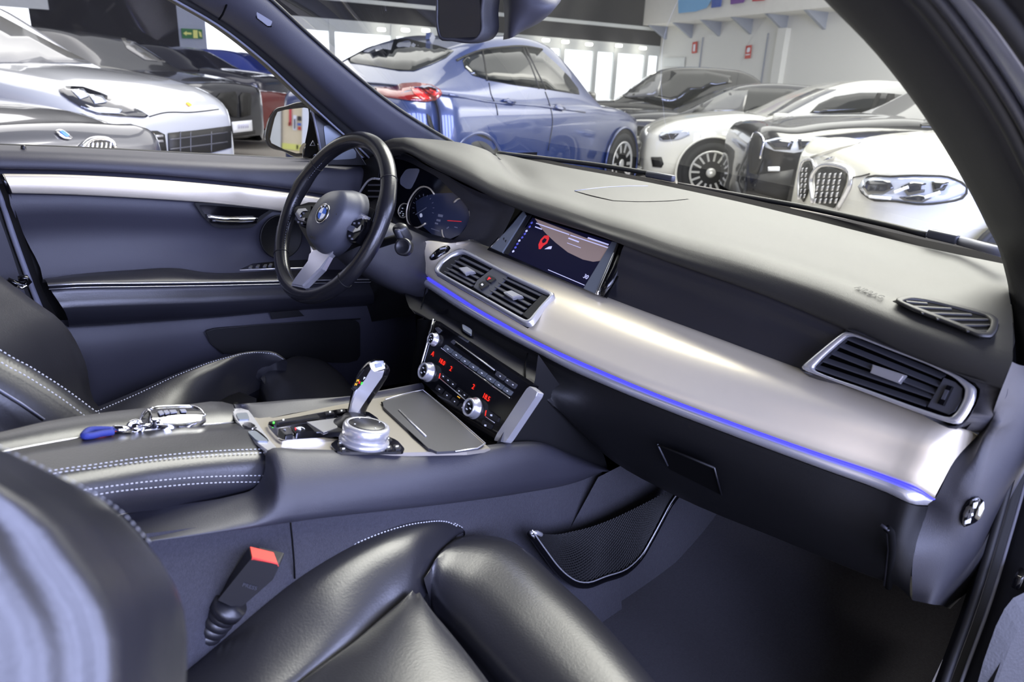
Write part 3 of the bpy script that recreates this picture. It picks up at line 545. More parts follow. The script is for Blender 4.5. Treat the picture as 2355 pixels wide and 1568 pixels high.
plate('horn_mark', zD((780, 785), (800, 785), (800, 800), (780, 800)), pw, 'dark_button', SW, d=.0006, off=.052, bevel=0)
plate('lower_spoke', zD((560, 1060), (600, 1115), (690, 1110), (765, 1055), (850, 900), (905, 795), (1000, 780), (1045, 800), (1010, 850), (935, 845), (885, 950), (850, 1030), (720, 1150), (660, 1260), (500, 1420), (395, 1400), (440, 1330), (560, 1200), (575, 1130)), pw, 'satin_chrome', SW, d=.014, off=.006, bevel=.005, seg=3)
plate('spoke_core', zD((430, 720), (560, 690), (1000, 690), (1130, 760), (1060, 1000), (880, 1080), (740, 1150), (620, 1120), (560, 1060), (480, 900)), pw, 'dark_plastic', SW, d=.012, off=-.012, bevel=.003)
pdl = plate('button_pad', zD((415, 770), (440, 720), (590, 705), (575, 800), (545, 890), (480, 890)), pw, 'gloss_black', SW, d=.022, off=.004, bevel=.004)
plate('pad_trim', zD((440, 790), (470, 745), (530, 740), (550, 765), (505, 765), (480, 800), (490, 830), (530, 820), (520, 850), (465, 835)), pw, 'chrome', pdl, d=.003, off=.026)
pdr = plate('button_pad', zD((880, 920), (930, 840), (1010, 845), (1050, 830), (1040, 910), (990, 970), (950, 1030), (900, 1030), (875, 990)), pw, 'gloss_black', SW, d=.022, off=.004, bevel=.004)
plate('pad_trim', zD((885, 900), (915, 885), (945, 895), (975, 920), (1010, 880), (1000, 930), (940, 950), (895, 930)), pw, 'chrome', pdr, d=.003, off=.026)
for q in [(910, 980), (930, 1005), (950, 870), (990, 870)]: plate('pad_mark', zD((q[0]-8, q[1]-8), (q[0]+8, q[1]-8), (q[0]+8, q[1]+8), (q[0]-8, q[1]+8)), pw, 'gauge_mark', pdr, d=.0006, off=.026, bevel=0)
for q in [(470, 860), (500, 870), (515, 785)]: plate('pad_mark', zD((q[0]-8, q[1]-8), (q[0]+8, q[1]-8), (q[0]+8, q[1]+8), (q[0]-8, q[1]+8)), pw, 'gauge_mark', pdl, d=.0006, off=.026, bevel=0)
# column
SC = thing('steering_column', 'dark shroud of the steering column with a stubby control lever', 'column', (.15, .39, .8))
cxs = [wc-wn*d for d in (.045, .09, .16, .30)]; sz = [(.052, .048), (.062, .060), (.066, .068), (.07, .075)]
cr_ = []
for c_, (sy, szz) in zip(cxs, sz):
    cr_.append([c_+V((0, 1, 0))*sy*math.copysign(abs(math.cos(t))**.6, math.cos(t))+wb*(szz*math.copysign(abs(math.sin(t))**.6, math.sin(t))-.02) for t in [2*math.pi*j/28 for j in range(28)]])
grid('shroud', cr_, 'soft_plastic', SC, wrap=True, cap=True)
k1 = pw.px(*zD((1365, 960))[0], -.06); k2 = pw.px(*zD((1375, 1075))[0], -.06)
tube('lever_arm', [wc-wn*.08+V((0, -.05, -.02)), lerp(k1, k2, .5)+V((.01, .02, 0)), lerp(k1, k2, .4)], .009, 'dark_plastic', SC, n=10, res=8)
rbox('lever_knob', k1, (.026, .030, .042), 'dark_button', SC, r=.010, rot=Matrix.Rotation(-.5, 3, 'Y'))
rbox('lever_key', k1+V((-.012, -.006, .002)), (.010, .014, .022), 'button', SC, r=.004, rot=Matrix.Rotation(-.5, 3, 'Y'))
lathe('lever_ring', k2, V((-.8, -.5, .3)), [(.017, -.01), (.0175, .004), (.015, .008), (.012, .006), (0, .004)], 'dark_button', SC, n=24)
# ================================================================ CENTRE CONSOLE
CN = thing('centre_console', 'centre console with silver plate and stitched leather armrest', 'console', (-.3, 0, .25))
cc = -.22
pcn = Pl(V((0, 0, .634)), V((0, .1, .634)), V((-.4, 0, .634+.088)))
Cq = lambda pts, off=0: pcn.to(pts, off)
plate('top_plate', [(533, 938), (587, 963)][:1]+zG((330, 690), (600, 760), (1400, 600), (1900, 510), (2230, 440))+[(1000, 918), (1128, 1031), (1075, 1038), (900, 1041), (700, 1041), (614, 1040), (580, 1002), (548, 965)], pcn, 'plate_aluminium', CN, d=.006, off=-.006, bevel=.001)
loft('far_rim', [Cq(zG((170, 640), (390, 775), (800, 710), (1400, 610), (1900, 522), (2240, 455)), -.001), Cq(zG((165, 622), (400, 690), (800, 640), (1400, 560), (1900, 480), (2240, 415)), .004), Cq(zG((180, 608), (420, 592), (800, 560), (1440, 520), (1800, 455), (2215, 375)), .010), [p+V((.02, .03, -.12)) for p in Cq(zG((180, 608), (420, 592), (800, 560), (1440, 520), (1800, 455), (2215, 375)), .010)]], 'console_plastic', CN, n=30, rows=3)
# button strip at the rear of the plate
bs = plate('button_strip', zG((160, 640), (330, 655), (380, 730), (460, 850), (560, 990), (640, 1080), (660, 1100), (540, 1112), (440, 1030), (300, 890), (200, 770), (155, 680)), pcn, 'satin_chrome', CN, d=.004, off=0, bevel=.0015)
for q in [((200, 705), (320, 695), (350, 770), (230, 775)), ((320, 900), (410, 890), (560, 1010), (430, 1005))]: plate('strip_button', rnd(zG(*q), .15), pcn, 'grey_metal', bs, d=.003, off=.003)
plate('strip_knob', rnd(zG((265, 815), (330, 790), (440, 850), (390, 870), (300, 850)), .3), pcn, 'chrome', bs, d=.004, off=.004, bevel=.002)
# shifter surround
su = plate('shifter_frame', rnd(zG((540, 815), (640, 790), (1150, 690), (1400, 650), (1620, 680), (1740, 760), (1800, 880), (1760, 910), (1500, 905), (1300, 960), (700, 1000), (640, 960), (560, 870)), .2), pcn, 'chrome', CN, d=.006, off=0, bevel=.002)
plate('button_row', rnd(zG((550, 800), (690, 775), (1400, 655), (1410, 690), (1120, 745), (620, 840)), .1), pcn, 'gloss_black', su, d=.004, off=.004)
for q in [((640, 785), (1080, 712), (1110, 745), (650, 810)), ((1160, 690), (1250, 675), (1270, 705), (1180, 715)), ((1290, 668), (1380, 655), (1390, 690), (1310, 700))]: plate('row_button', rnd(zG(*q), .12), pcn, 'dark_button', su, d=.002, off=.008)
plate('parking_light', zG((600, 797), (620, 797), (620, 815), (600, 815)), pcn, 'green_mark', su, d=.0006, off=.009, bevel=0)
for q in [(715, 775), (1220, 690), (1345, 677)]: plate('row_mark', zG((q[0]-9, q[1]-6), (q[0]+9, q[1]-8), (q[0]+10, q[1]+6), (q[0]-8, q[1]+8)), pcn, 'white_mark', su, d=.0005, off=.010, bevel=0)
plate('shifter_well', rnd(zG((960, 800), (1290, 760), (1420, 740), (1560, 740), (1570, 880), (1370, 900), (1060, 910)), .12), pcn, 'dark_button', su, d=.001, off=.006, bevel=0)
plate('well_wall', zG((970, 800), (1290, 758), (1300, 860), (1150, 912)), pcn, 'satin_chrome', su, d=.001, off=.007, bevel=0)
plate('gate_plate', rnd(zG((1580, 740), (1640, 735), (1720, 790), (1760, 880), (1700, 890), (1620, 830)), .2), pcn, 'satin_chrome', su, d=.003, off=.006)
for q, mm in [(((655, 870), (770, 850), (830, 930), (740, 940)), 'park_button'), (((780, 845), (970, 810), (1055, 890), (850, 920)), 'brake_button')]: plate(mm, rnd(zG(*q), .1), pcn, 'gloss_black', su, d=.006, off=.005, bevel=.0015)
p0 = pcn.px(*zG((895, 868))[0], .012); e1, e2 = pcn.to(zG((800, 880), (960, 850)), .012); e3 = pcn.px(*zG((915, 840))[0], .012)
text('brake_mark', '(P)', p0, e2-e1, e3-p0, .011, 'white_mark', su); plate('brake_light', zG((838, 862), (850, 860), (855, 882), (843, 884)), pcn, 'red_mark', su, d=.0006, off=.0115, bevel=0)
p0 = pcn.px(*zG((735, 885))[0], .012); text('park_mark', 'P', p0, e2-e1, e3-p0, .008, 'gauge_mark', su)
# rotary controller
kc = pcn.px(*zG((1580, 1060))[0], 0); kn = pcn.n
plate('controller_base', rnd(zG((1225, 1040), (1280, 1000), (1400, 960), (1830, 945), (1950, 1000), (2030, 1090), (2010, 1125), (1290, 1128)), .2), pcn, 'gloss_black', CN, d=.004, off=0)
kb = lathe('controller_knob', kc, kn, [(.036, .004), (.0365, .010), (.033, .012), (.031, .016), (.0335, .018), (.034, .030), (.032, .0335), (.0275, .034), (.0265, .033), (0, .0345)], 'satin_chrome', CN, n=48)
lathe('knob_top', kc+kn*.0338, kn, [(.0265, 0), (.0255, .0008), (0, .0014)], 'dark_button', kb, n=36)
for a in (0, 1.57, 3.14, 4.71):
    p = kc+kn*.0352+(pcn.x*math.cos(a)+pcn.y*math.sin(a))*.021; lathe('knob_dot', p, kn, [(.0012, 0), (.0012, .0004), (0, .0004)], 'white_mark', kb, n=8)
for q in [((1300, 1020), (1350, 1005), (1370, 1040), (1320, 1055)), ((1330, 1075), (1390, 1070), (1400, 1110), (1350, 1115)), ((1800, 960), (1860, 955), (1900, 1000), (1830, 1010)), ((1810, 1050), (1880, 1045), (1900, 1095), (1830, 1110)), ((1900, 1045), (1960, 1040), (2000, 1090), (1930, 1095))]:
    plate('controller_button', rnd(zG(*q), .2), pcn, 'dark_button', CN, d=.003, off=.003); c_ = sum((V(x+(0,)) for x in zG(*q)), V())/4
    plate('controller_mark', [(c_.x-3, c_.y-2), (c_.x+3, c_.y-2.5), (c_.x+3, c_.y), (c_.x-3, c_.y+.5)], pcn, 'white_mark', CN, d=.0004, off=.006, bevel=0)
# sliding cover
cvr = plate('sliding_cover', rnd(zG((1790, 575), (2220, 455), (2380, 560))[:2]+zF((320, 860), (930, 1400), (880, 1430), (640, 1465), (460, 1475), (380, 1440), (0, 1090))[0:6]+zG((2290, 1090), (1800, 640)), .08), pcn, 'soft_plastic', CN, d=.004, off=.001, bevel=.001)
tube('cover_grip', pcn.to(zF((75, 1055), (200, 1180), (345, 1320)), .006), .0016, 'satin_chrome', cvr, n=6)
tube('cover_edge', pcn.to(zF((-60, 950), (150, 890), (320, 855), (600, 1090), (940, 1390), (860, 1440), (640, 1470)), .005), .0012, 'satin_chrome', cvr, n=6)
tube('cover_gap', pcn.to(zG((1780, 590), (1800, 625), (1950, 770), (2130, 960), (2290, 1095), (2380, 1110)), .003), .0016, 'black_void', cvr, n=6)
# armrest
ar = lambda pts, dz=0: PZ(.60+dz, 0, pts, -.30)
A1 = ar(zH((-250, 830), (60, 770), (350, 695), (690, 640), (1000, 600), (1350, 572), (1600, 556), (1672, 575)))
A2 = ar(zH((-250, 960), (60, 900), (350, 845), (690, 790), (1000, 760), (1350, 722), (1600, 702), (1700, 695)))
A3 = ar(zH((-250, 1190), (60, 1120), (350, 1050), (690, 1000), (1000, 955), (1350, 918), (1650, 898), (1905, 888)))
yy = [p.y for p in A3]
def sd(pts, dy): return [at(u, v, y=y0+dy) for (u, v), y0 in zip(pts, yy)]
A4 = sd(zH((-240, 1225), (70, 1150), (370, 1070), (700, 1022), (1010, 980), (1360, 945), (1660, 925), (1912, 915)), -.008)
A5 = sd(zH((-100, 1330), (190, 1270), (480, 1205), (780, 1160), (1060, 1125), (1400, 1095), (1680, 1083), (1935, 1080)), -.024)
A6 = sd(zH((-60, 1385), (230, 1320), (520, 1255), (810, 1200), (1080, 1170), (1410, 1140), (1690, 1128), (1930, 1128)), -.025)
A7 = sd(zH((0, 1500), (300, 1430), (600, 1360), (860, 1305), (1110, 1275), (1420, 1240), (1690, 1210), (1895, 1175)), -.016)
A8 = sd(zH((0, 1560), (300, 1490), (600, 1415), (880, 1355), (1120, 1325), (1430, 1290), (1700, 1255), (1900, 1200)), -.004)
for r_ in (A1, A2, A3, A4, A5, A6, A7, A8): r_.insert(0, r_[0]+V((-.34, -.02, .05)))
A0 = [p+V((0, .015, -.05)) for p in A1]
arm = loft('armrest', [A0, [p+V((0, .004, -.006)) for p in A1], A1, [lerp(a, b, .9)+V((0, 0, .003)) for a, b in zip(A1, A2)], [p+V((0, 0, -.003)) for p in A2], [lerp(a, b, .1)+V((0, 0, .003)) for a, b in zip(A2, A3)], A3, A4, [lerp(a, b, .5)+V((0, -.004, .001)) for a, b in zip(A4, A5)], A5, A6, [lerp(a, b, .5)+V((0, -.003, 0)) for a, b in zip(A6, A7)], A7, A8], 'leather', CN, n=40, rows=2)
ef = [r[-1] for r in (A0, A1, A2, A3, A4, A5, A6, A7, A8)]
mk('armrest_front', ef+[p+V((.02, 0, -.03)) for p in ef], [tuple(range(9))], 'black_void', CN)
tube('armrest_gap', [p+V((.006, 0, 0)) for p in (A1[-1], A2[-1], A3[-1], A4[-1], A5[-1], A6[-1], A7[-1], A8[-2])], .005, 'black_void', CN, n=8, res=20)
for c_, nn in ((A1, (0, 0, 1)), (A3, (0, 0, 1)), (A4, (0, -1, 0)), (A5, (0, -1, 0)), (A6, (0, -1, 0))): stitches('stitching', [p+V((0, -.001, .0012)) for p in c_], arm, n=nn)
tube('lid_joint', [p+V((0, 0, .0005)) for p in A2], .0014, 'satin_chrome', arm, n=6, res=24)
FL = thing('floor', None, None, (.1, -.45, .2), kind='structure')
# side panel and tunnel carpet
s0 = [(285, 1196), (420, 1172), (545, 1150), (592, 1134), (616, 1100), (624, 1046), (700, 1042), (800, 1044), (900, 1045), (1000, 1043), (1070, 1039), (1140, 1030), (1200, 1023), (1250, 1023), (1310, 1045), (1390, 1075)]
s0y = [-.10, -.11, -.117, -.118, -.116, -.112, -.118, -.128, -.138, -.15, -.157, -.165, -.17, -.17, -.165, -.155]
s2 = [(345, 1245), (430, 1234), (520, 1222), (570, 1215), (600, 1211), (640, 1205), (710, 1195), (800, 1184), (890, 1174), (990, 1163), (1070, 1153), (1150, 1142), (1230, 1129), (1300, 1116), (1350, 1100), (1392, 1080)]
S0 = [at(*q, y=y) for q, y in zip(s0, s0y)]; S2 = [at(*q, y=-.165) for q in s2]
S1 = [lerp(a, b, .42)+V((0, -.016, .0)) for a, b in zip(S0, S2)]
loft('side_panel', [[p+V((0, .012, .001)) for p in S0], S0, [lerp(a, b, .08)+V((0, -.007, 0)) for a, b in zip(S0, S2)], S1, S2, [p+V((0, .02, -.004)) for p in S2]], 'console_plastic', CN, knots=True, k=4, rows=3)
loft('inner_wall', [[p+V((0, .008, .001)) for p in S0[5:]], [p+V((0, .014, -.02)) for p in S0[5:]]], 'console_plastic', CN, n=30)
loft('tunnel_carpet', [[p+V((0, .012, .004)) for p in S2], [p+V((0, -.004, -.05)) for p in S2], [V((p.x, -.20, .38)) for p in S2], [V((p.x, -.24, .22)) for p in S2]], 'tunnel_carpet', FL, n=40, rows=3)
tube('carpet_seam', [at(u, v, y=-.176) for u, v in ((668, 1202), (672, 1240), (676, 1290), (678, 1330))], .0012, 'black_void', FL, n=6)
loft('tunnel_front', [[V((x, y, z)) for x, y, z in ((.22, -.175, .50), (.45, -.17, .50), (.8, -.16, .5))], [V((x, y, z)) for x, y, z in ((.10, -.19, .38), (.45, -.20, .38), (.8, -.2, .42))], [V((x, y, z)) for x, y, z in ((.0, -.235, .24), (.45, -.235, .24), (.8, -.235, .3))]], 'tunnel_carpet', FL, n=16, rows=3)
# gear selector
GS = thing('gear_selector', 'silver and black gear selector lever with chrome edge', 'gear lever', pcn.px(*zG((1480, 840))[0]))
gl_ = zG((1385, 850), (1400, 760), (1430, 650), (1450, 540), (1475, 430), (1520, 330), (1590, 225), (1665, 160), (1720, 140)); gr_ = zG((1560, 860), (1570, 760), (1605, 650), (1660, 550), (1730, 450), (1790, 350), (1830, 270), (1838, 215), (1795, 140))
gw = [.014, .013, .012, .013, .015, .017, .0185, .018, .012]; rows = []
for a, b, w_ in zip(gl_, gr_, gw):
    P, Q = at(*a, y=.0), at(*b, y=.0); c_ = (P+Q)/2; h_ = (Q-P)*.46
    rows.append([c_+h_*math.copysign(abs(math.cos(t))**.7, math.cos(t))+V((0, 1, 0))*w_*math.copysign(abs(math.sin(t))**.7, math.sin(t)) for t in [2*math.pi*j/24 for j in range(24)]])
gb = grid('lever_body', list(zip(*[cri(list(c_), 3) for c_ in zip(*rows)])), 'gloss_black', GS, wrap=True, cap=True)
pg = Pl(at(*zG((1500, 600))[0], y=-.0175), at(*zG((1700, 400))[0], y=-.0175), at(*zG((1480, 700))[0], y=-.0155))
plate('side_inlay', zG((1420, 790), (1460, 600), (1500, 470), (1580, 330), (1660, 200), (1700, 270), (1815, 250), (1790, 320), (1690, 450), (1580, 610), (1480, 780), (1430, 820)), pg, 'satin_chrome', GS, d=.004, off=0, bevel=.0015)
plate('shift_display', zG((1455, 440), (1510, 340), (1590, 230), (1645, 180), (1668, 230), (1600, 340), (1530, 440), (1490, 475)), pg, 'gloss_black', GS, d=.003, off=.003, bevel=.001)
for s_, q, mm in [('R', (1540, 375), 'red_mark'), ('N', (1500, 395), 'amber_mark'), ('D', (1565, 385), 'green_mark'), ('P', (1590, 330), 'white_mark'), ('M', (1520, 355), 'amber_mark')]:
    p = pg.px(*zG(q)[0], .0065); e1, e2, e3 = pg.px(*zG((1500, 400))[0]), pg.px(*zG((1600, 400))[0]), pg.px(*zG((1500, 300))[0]); text('gear_letter', s_, p, e2-e1, e3-e1, .006, mm, GS)
pt = Pl(at(*zG((1660, 180))[0], y=-.014), at(*zG((1800, 140))[0], y=-.014), at(*zG((1690, 260))[0], y=-.0185))
plate('unlock_button_frame', zG((1655, 165), (1720, 140), (1800, 135), (1822, 220), (1720, 250), (1680, 265)), pt, 'chrome', GS, d=.003, off=.001, bevel=.001)
plate('unlock_button', rnd(zG((1705, 175), (1780, 160), (1790, 200), (1720, 220)), .15), pt, 'grey_metal', GS, d=.003, off=.003)
lathe('lever_boot', pcn.px(*zG((1470, 855))[0], .003), pcn.n, [(.034, 0), (.030, .006), (.021, .012), (.017, .018)], 'dark_button', GS, n=28)
# ================================================================ KEY
KY = thing('car_key', 'chrome car key with blue loop strap lying on the armrest', 'key', ar(zU((1400, 520)))[0])
pk = Pl(*[p+V((0, 0, .002)) for p in ar(zU((900, 560), (1780, 470), (1100, 300)))])
ktop = rnd(zU((1040, 260), (1120, 235), (1450, 225), (1680, 230), (1800, 330), (1800, 350), (1430, 350), (1180, 385), (1060, 400), (1020, 330)), .15)
def up_(uv, h): return [p for p in pk.to(uv, h)]
low = zU((1030, 420), (1100, 520), (1250, 540), (1500, 530), (1720, 500), (1800, 460)); hi = zU((1060, 395), (1100, 395), (1250, 370), (1480, 345), (1700, 345), (1808, 348))
LO = pk.to(low, 0); HI = [V((p.x, p.y, p.z)) for p in pk.to(hi, .013)]
HB_ = pk.to(zU((1030, 265), (1120, 240), (1300, 230), (1480, 225), (1640, 230), (1720, 260)), .013)
loft('key_side', [LO, [lerp(a, b, .5)+V((0, -.004, 0)) for a, b in zip(LO, HI)], HI, [p+V((0, .001, .001)) for p in HI]], 'chrome', KY, n=20, rows=4)
loft('key_face', [HI, [lerp(a, b, .5)+V((0, 0, .002)) for a, b in zip(HI, HB_)], HB_, [p+V((.0, .004, -.012)) for p in HB_]], 'gloss_black', KY, n=20, rows=3)
tube('key_edge', [p+V((0, 0, .002)) for p in HB_]+[HI[-1]+V((0, 0, .001))], .0016, 'chrome', KY, n=6, res=20)
pk2 = Pl(HI[0], HI[-1], HB_[2]); 
for q in [((1130, 280), (1190, 265), (1230, 310), (1165, 330)), ((1210, 270), (1270, 260), (1310, 300), (1245, 318)), ((1290, 265), (1390, 255), (1420, 290), (1320, 305)), ((1440, 250), (1520, 245), (1550, 285), (1470, 290))]: plate('key_button', rnd(zU(*q), .15), pk2, 'gauge_mark', KY, d=.0015, off=.002)
ringp = zU((1035, 290), (1030, 400), (990, 480), (930, 480), (890, 440), (900, 370), (950, 290), (1000, 268)); tube('key_ring', pk.to(ringp, .010), .0022, 'chrome', KY, n=8, closed=True, res=28)
plate('ring_link', zU((830, 420), (950, 280), (1000, 270), (1020, 330), (970, 490), (890, 530), (850, 480)), pk, 'satin_chrome', KY, d=.003, off=.002, bevel=.001)
plate('ring_opening', rnd(zU((910, 400), (960, 320), (1000, 350), (985, 430), (945, 465)), .3), pk, 'gloss_black', KY, d=.0006, off=.0052, bevel=0)
lathe('screw', pk.px(*zU((815, 525))[0], .002), V((-.2, -.8, .6)), [(.011, 0), (.011, .004), (.0085, .0055), (.0075, .003), (.004, .003), (.0035, .0045), (0, .0045)], 'chrome', KY, n=24)
a_, b_ = pk.to(zU((500, 545), (745, 545)), .005); tube('strap_clasp', [a_, lerp(a_, b_, .5), b_], .0055, 'chrome', KY, n=12)
st = pk.to(zU((490, 545), (330, 540), (190, 545), (100, 590), (90, 640), (190, 630), (330, 600), (490, 580)), .006)
tube('strap', st, .0042, 'strap_blue', KY, n=8, res=30); tube('strap_edge', pk.to(zU((480, 610), (330, 640), (190, 660), (110, 650), (80, 620)), .002), .0022, 'strap_red', KY, n=6, res=16)
# ================================================================ PASSENGER SEAT
PS = thing('passenger_seat', 'black leather front passenger seat with thigh support nearest the viewer', 'seat', (-.4, -.37, .22))
e1 = [(300, 1620), (430, 1505), (520, 1428), (640, 1335), (720, 1286), (800, 1244), (880, 1211), (960, 1191), (1025, 1190), (1060, 1208), (1070, 1228)]
e1y = [-.14]*7+[-.142, -.148, -.16, -.175]
e2 = [(590, 1640), (700, 1556), (760, 1510), (815, 1467), (855, 1430), (891, 1399), (925, 1374), (950, 1352), (975, 1322), (1010, 1284), (1060, 1236)]
P1 = [at(*q, y=y) for q, y in zip(e1, e1y)]; P2 = [at(*q, z=z) for q, z in zip(e2, [.525]*8+[.52, .515, .50])]
crest = [lerp(a, b, .5)+V((0, 0, h)) for a, b, h in zip(P1, P2, [.03, .032, .034, .034, .034, .032, .03, .026, .02, .012, .004])]
loft('side_bolster', [[V((p.x, -.15, .33)) for p in P1], [V((p.x, -.135, p.z-.07)) for p in P1], [p+V((0, .002, -.004)) for p in P1], P1, [lerp(a, b, .35)+V((0, 0, .006)) for a, b in zip(P1, crest)], crest, [lerp(a, b, .6)+V((0, 0, .008)) for a, b in zip(crest, P2)], P2, [p+V((0, -.006, -.03)) for p in P2]], 'seat_leather', PS, knots=True, k=4, rows=3)
bh, bpn, bbv = surf(PS.children[-1])
for du, dv in ((3, 5), (7, 11)):
    sp_ = [bh(u+du, v+dv) for u, v in [(q.x, q.y) for q in cr([V(a+(0,)) for a in e1[1:-1]], 40)]]; stitches('stitching', [p+(CAM-p).normalized()*.0012 for p in sp_ if p is not None], PS, .0032, .0022, .0009)
lf = [at(*q, z=.528) for q in ((560, 1700), (700, 1560), (820, 1470), (900, 1401), (945, 1364))]; rt = [at(*q, z=.518) for q in ((1220, 1720), (1125, 1570), (1060, 1484), (1005, 1418), (968, 1378))]
mid = [lerp(a, b, .5)+V((0, 0, h)) for a, b, h in zip(lf, rt, (.018, .018, .016, .012, .004))]
loft('seat_cushion', [[p+V((0, 0, -.05)) for p in lf], lf, [lerp(a, b, .12)+V((0, 0, .006)) for a, b in zip(lf, rt)], mid, [lerp(a, b, .84)+V((0, 0, .010)) for a, b in zip(lf, rt)], rt, [p+V((.008, 0, -.05)) for p in rt]], 'seat_leather', PS, knots=True, k=5, rows=4)
fr = [at(*q, z=z) for q, z in (((975, 1330), .525), ((1072, 1232), .515), ((1132, 1232), .51), ((1311, 1360), .51), ((1506, 1568), .51), ((1620, 1720), .51))]
bk = [at(*q, z=z) for q, z in (((978, 1345), .50), ((984, 1365), .485), ((1000, 1390), .48), ((1080, 1480), .48), ((1170, 1580), .48), ((1300, 1720), .48))]
tp = [(-.275, -.20, .535), (-.235, -.205, .548), (-.225, -.25, .555), (-.222, -.40, .56), (-.22, -.55, .56), (-.22, -.66, .56)]
rowsT = []
fr2 = cr(fr, 30); bk2 = cr(bk, 30)
for a, b, t in zip(fr2, bk2, range(30)):
    up = .026*min(1, t/3+.15); m_ = lerp(a, b, .5); rowsT.append([a+V((.0, 0, -.14)), a+V((.012, 0, -.05)), a, lerp(a, b, .22)+V((0, 0, up*.75)), m_+V((0, 0, up)), lerp(a, b, .78)+V((0, 0, up*.9)), b, b+V((.004, 0, -.03)), b+V((.03, 0, -.12))])
grid('thigh_support', [list(x) for x in zip(*[cri(r, 3) for r in rowsT])], 'seat_leather', PS)
ec_ = rowsT[0]; mk('thigh_support_end', [p for p in cri(ec_, 3)], [tuple(range(len(cri(ec_, 3))))], 'seat_leather', PS)
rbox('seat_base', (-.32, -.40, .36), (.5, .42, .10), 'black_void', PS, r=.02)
# backrest, right beside the viewer
cb = [(-60, 1005), (40, 1052), (128, 1094), (198, 1130), (262, 1172), (330, 1245), (385, 1320), (418, 1400), (426, 1480), (422, 1568), (415, 1680)]
bN = V((.16, -.86, .48)).normalized(); bP = V((-.68, -.615, .96))
def off_(pts, du, dv, dt): return [push(at(u+du*(.45+.55*min(1, i/5)), v+dv, n=bN, p=bP), 1+dt) for i, (u, v) in enumerate(pts)]
BR1 = off_(cb, 0, 0, .22); BR0 = [p+V((-.06, .06, 0)) for p in BR1]; BR2 = off_(cb, -45, 12, .10); BR3 = off_(cb, -110, 30, .035); BR4 = off_(cb, -190, 46, .0); BR5 = off_(cb, -250, 60, .006); BR6 = off_(cb, -330, 76, -.004); BR7 = off_(cb, -560, 110, .02)
for r_ in (BR0, BR1, BR2, BR3, BR4, BR5, BR6, BR7): r_.insert(0, r_[0]+V((-.14, .03, .32)))
loft('backrest', [[p+V((-.08, .12, 0)) for p in BR0], BR0, BR1, BR2, BR3, BR4, BR5, BR6, BR7, [p+V((-.12, 0, 0)) for p in BR7]], 'seat_leather', PS, n=36, rows=4)
stitches('stitching', [p+V((.002, -.004, .001)) for p in BR1[1:7]], PS, .0022, .002, .0003, n=(1, 0, 0))
# ================================================================ DRIVER SEAT
DS = thing('driver_seat', 'black leather driver seat beyond the armrest', 'seat', (-.4, .37, .22))
e1 = zH((420, 720), (700, 600), (1000, 470), (1300, 330), (1600, 222), (1850, 177), (1990, 190), (2060, 238)); e1y = [.60]*6+[.595, .58]
e2 = zH((1100, 760), (1280, 670), (1400, 600), (1500, 545), (1620, 480), (1720, 425), (1800, 385), (1880, 345))
P1 = [at(*q, y=y) for q, y in zip(e1, e1y)]; P2 = [at(*q, z=.525) for q in e2]
crest = [lerp(a, b, .45)+V((0, 0, h)) for a, b, h in zip(P1, P2, [.03, .03, .034, .034, .03, .026, .016, .006])]
loft('side_bolster', [[V((p.x, .64, .3)) for p in P1], [p+V((0, .01, -.05)) for p in P1], P1, crest, P2, [p+V((0, -.01, -.03)) for p in P2]], 'seat_leather', DS, knots=True, k=4, rows=3)
bh, bpn, bbv = surf(DS.children[-1])
sp_ = [bh(u+1, v+4) for u, v in [(q.x, q.y) for q in cr([V(a+(0,)) for a in e1[1:-1]], 40)]]; stitches('stitching', [p+(CAM-p).normalized()*.0015 for p in sp_ if p is not None], DS, .0035, .0022, .0010)
ins = [at(*q, z=.515) for q in zH((1080, 770), (1280, 675), (1500, 550), (1640, 475), (1760, 430), (1850, 520), (1900, 620), (1700, 760))]
bm = bmesh.new(); tv = [bm.verts.new(p) for p in ins]; bv = [bm.verts.new(p-V((0, 0, .1))) for p in ins]; f_ = bm.faces.new(tv)
for i in range(len(tv)): bm.faces.new((tv[i], bv[i], bv[(i+1) % len(tv)], tv[(i+1) % len(tv)]))
bmesh.ops.bevel(bm, geom=list(f_.edges), offset=.02, segments=4, affect='EDGES', clamp_overlap=True); from_bm('seat_cushion', bm, 'seat_leather', DS, smooth=True)
fr = [at(*q, z=.525) for q in zG((470, 330), (700, 180), (900, 90), (1060, 110), (1280, 230), (1420, 380), (1520, 520))]; bk = [at(*q, z=.50) for q in zG((450, 360), (470, 430), (510, 510), (540, 580), (640, 680), (800, 800), (900, 900))]
fr2 = cr(fr, 24); bk2 = cr(bk, 24); rowsT = []
for a, b, t in zip(fr2, bk2, range(24)):
    up = .022*min(1, t/3+.1); rowsT.append([a+V((.03, 0, -.14)), a+V((.02, 0, -.05)), a, lerp(a, b, .3)+V((0, 0, up*.85)), lerp(a, b, .6)+V((0, 0, up)), lerp(a, b, .85)+V((0, 0, up*.5)), b, b+V((-.01, 0, -.06))])
grid('thigh_support', [list(x) for x in zip(*[cri(r, 3) for r in rowsT])], 'seat_leather', DS)
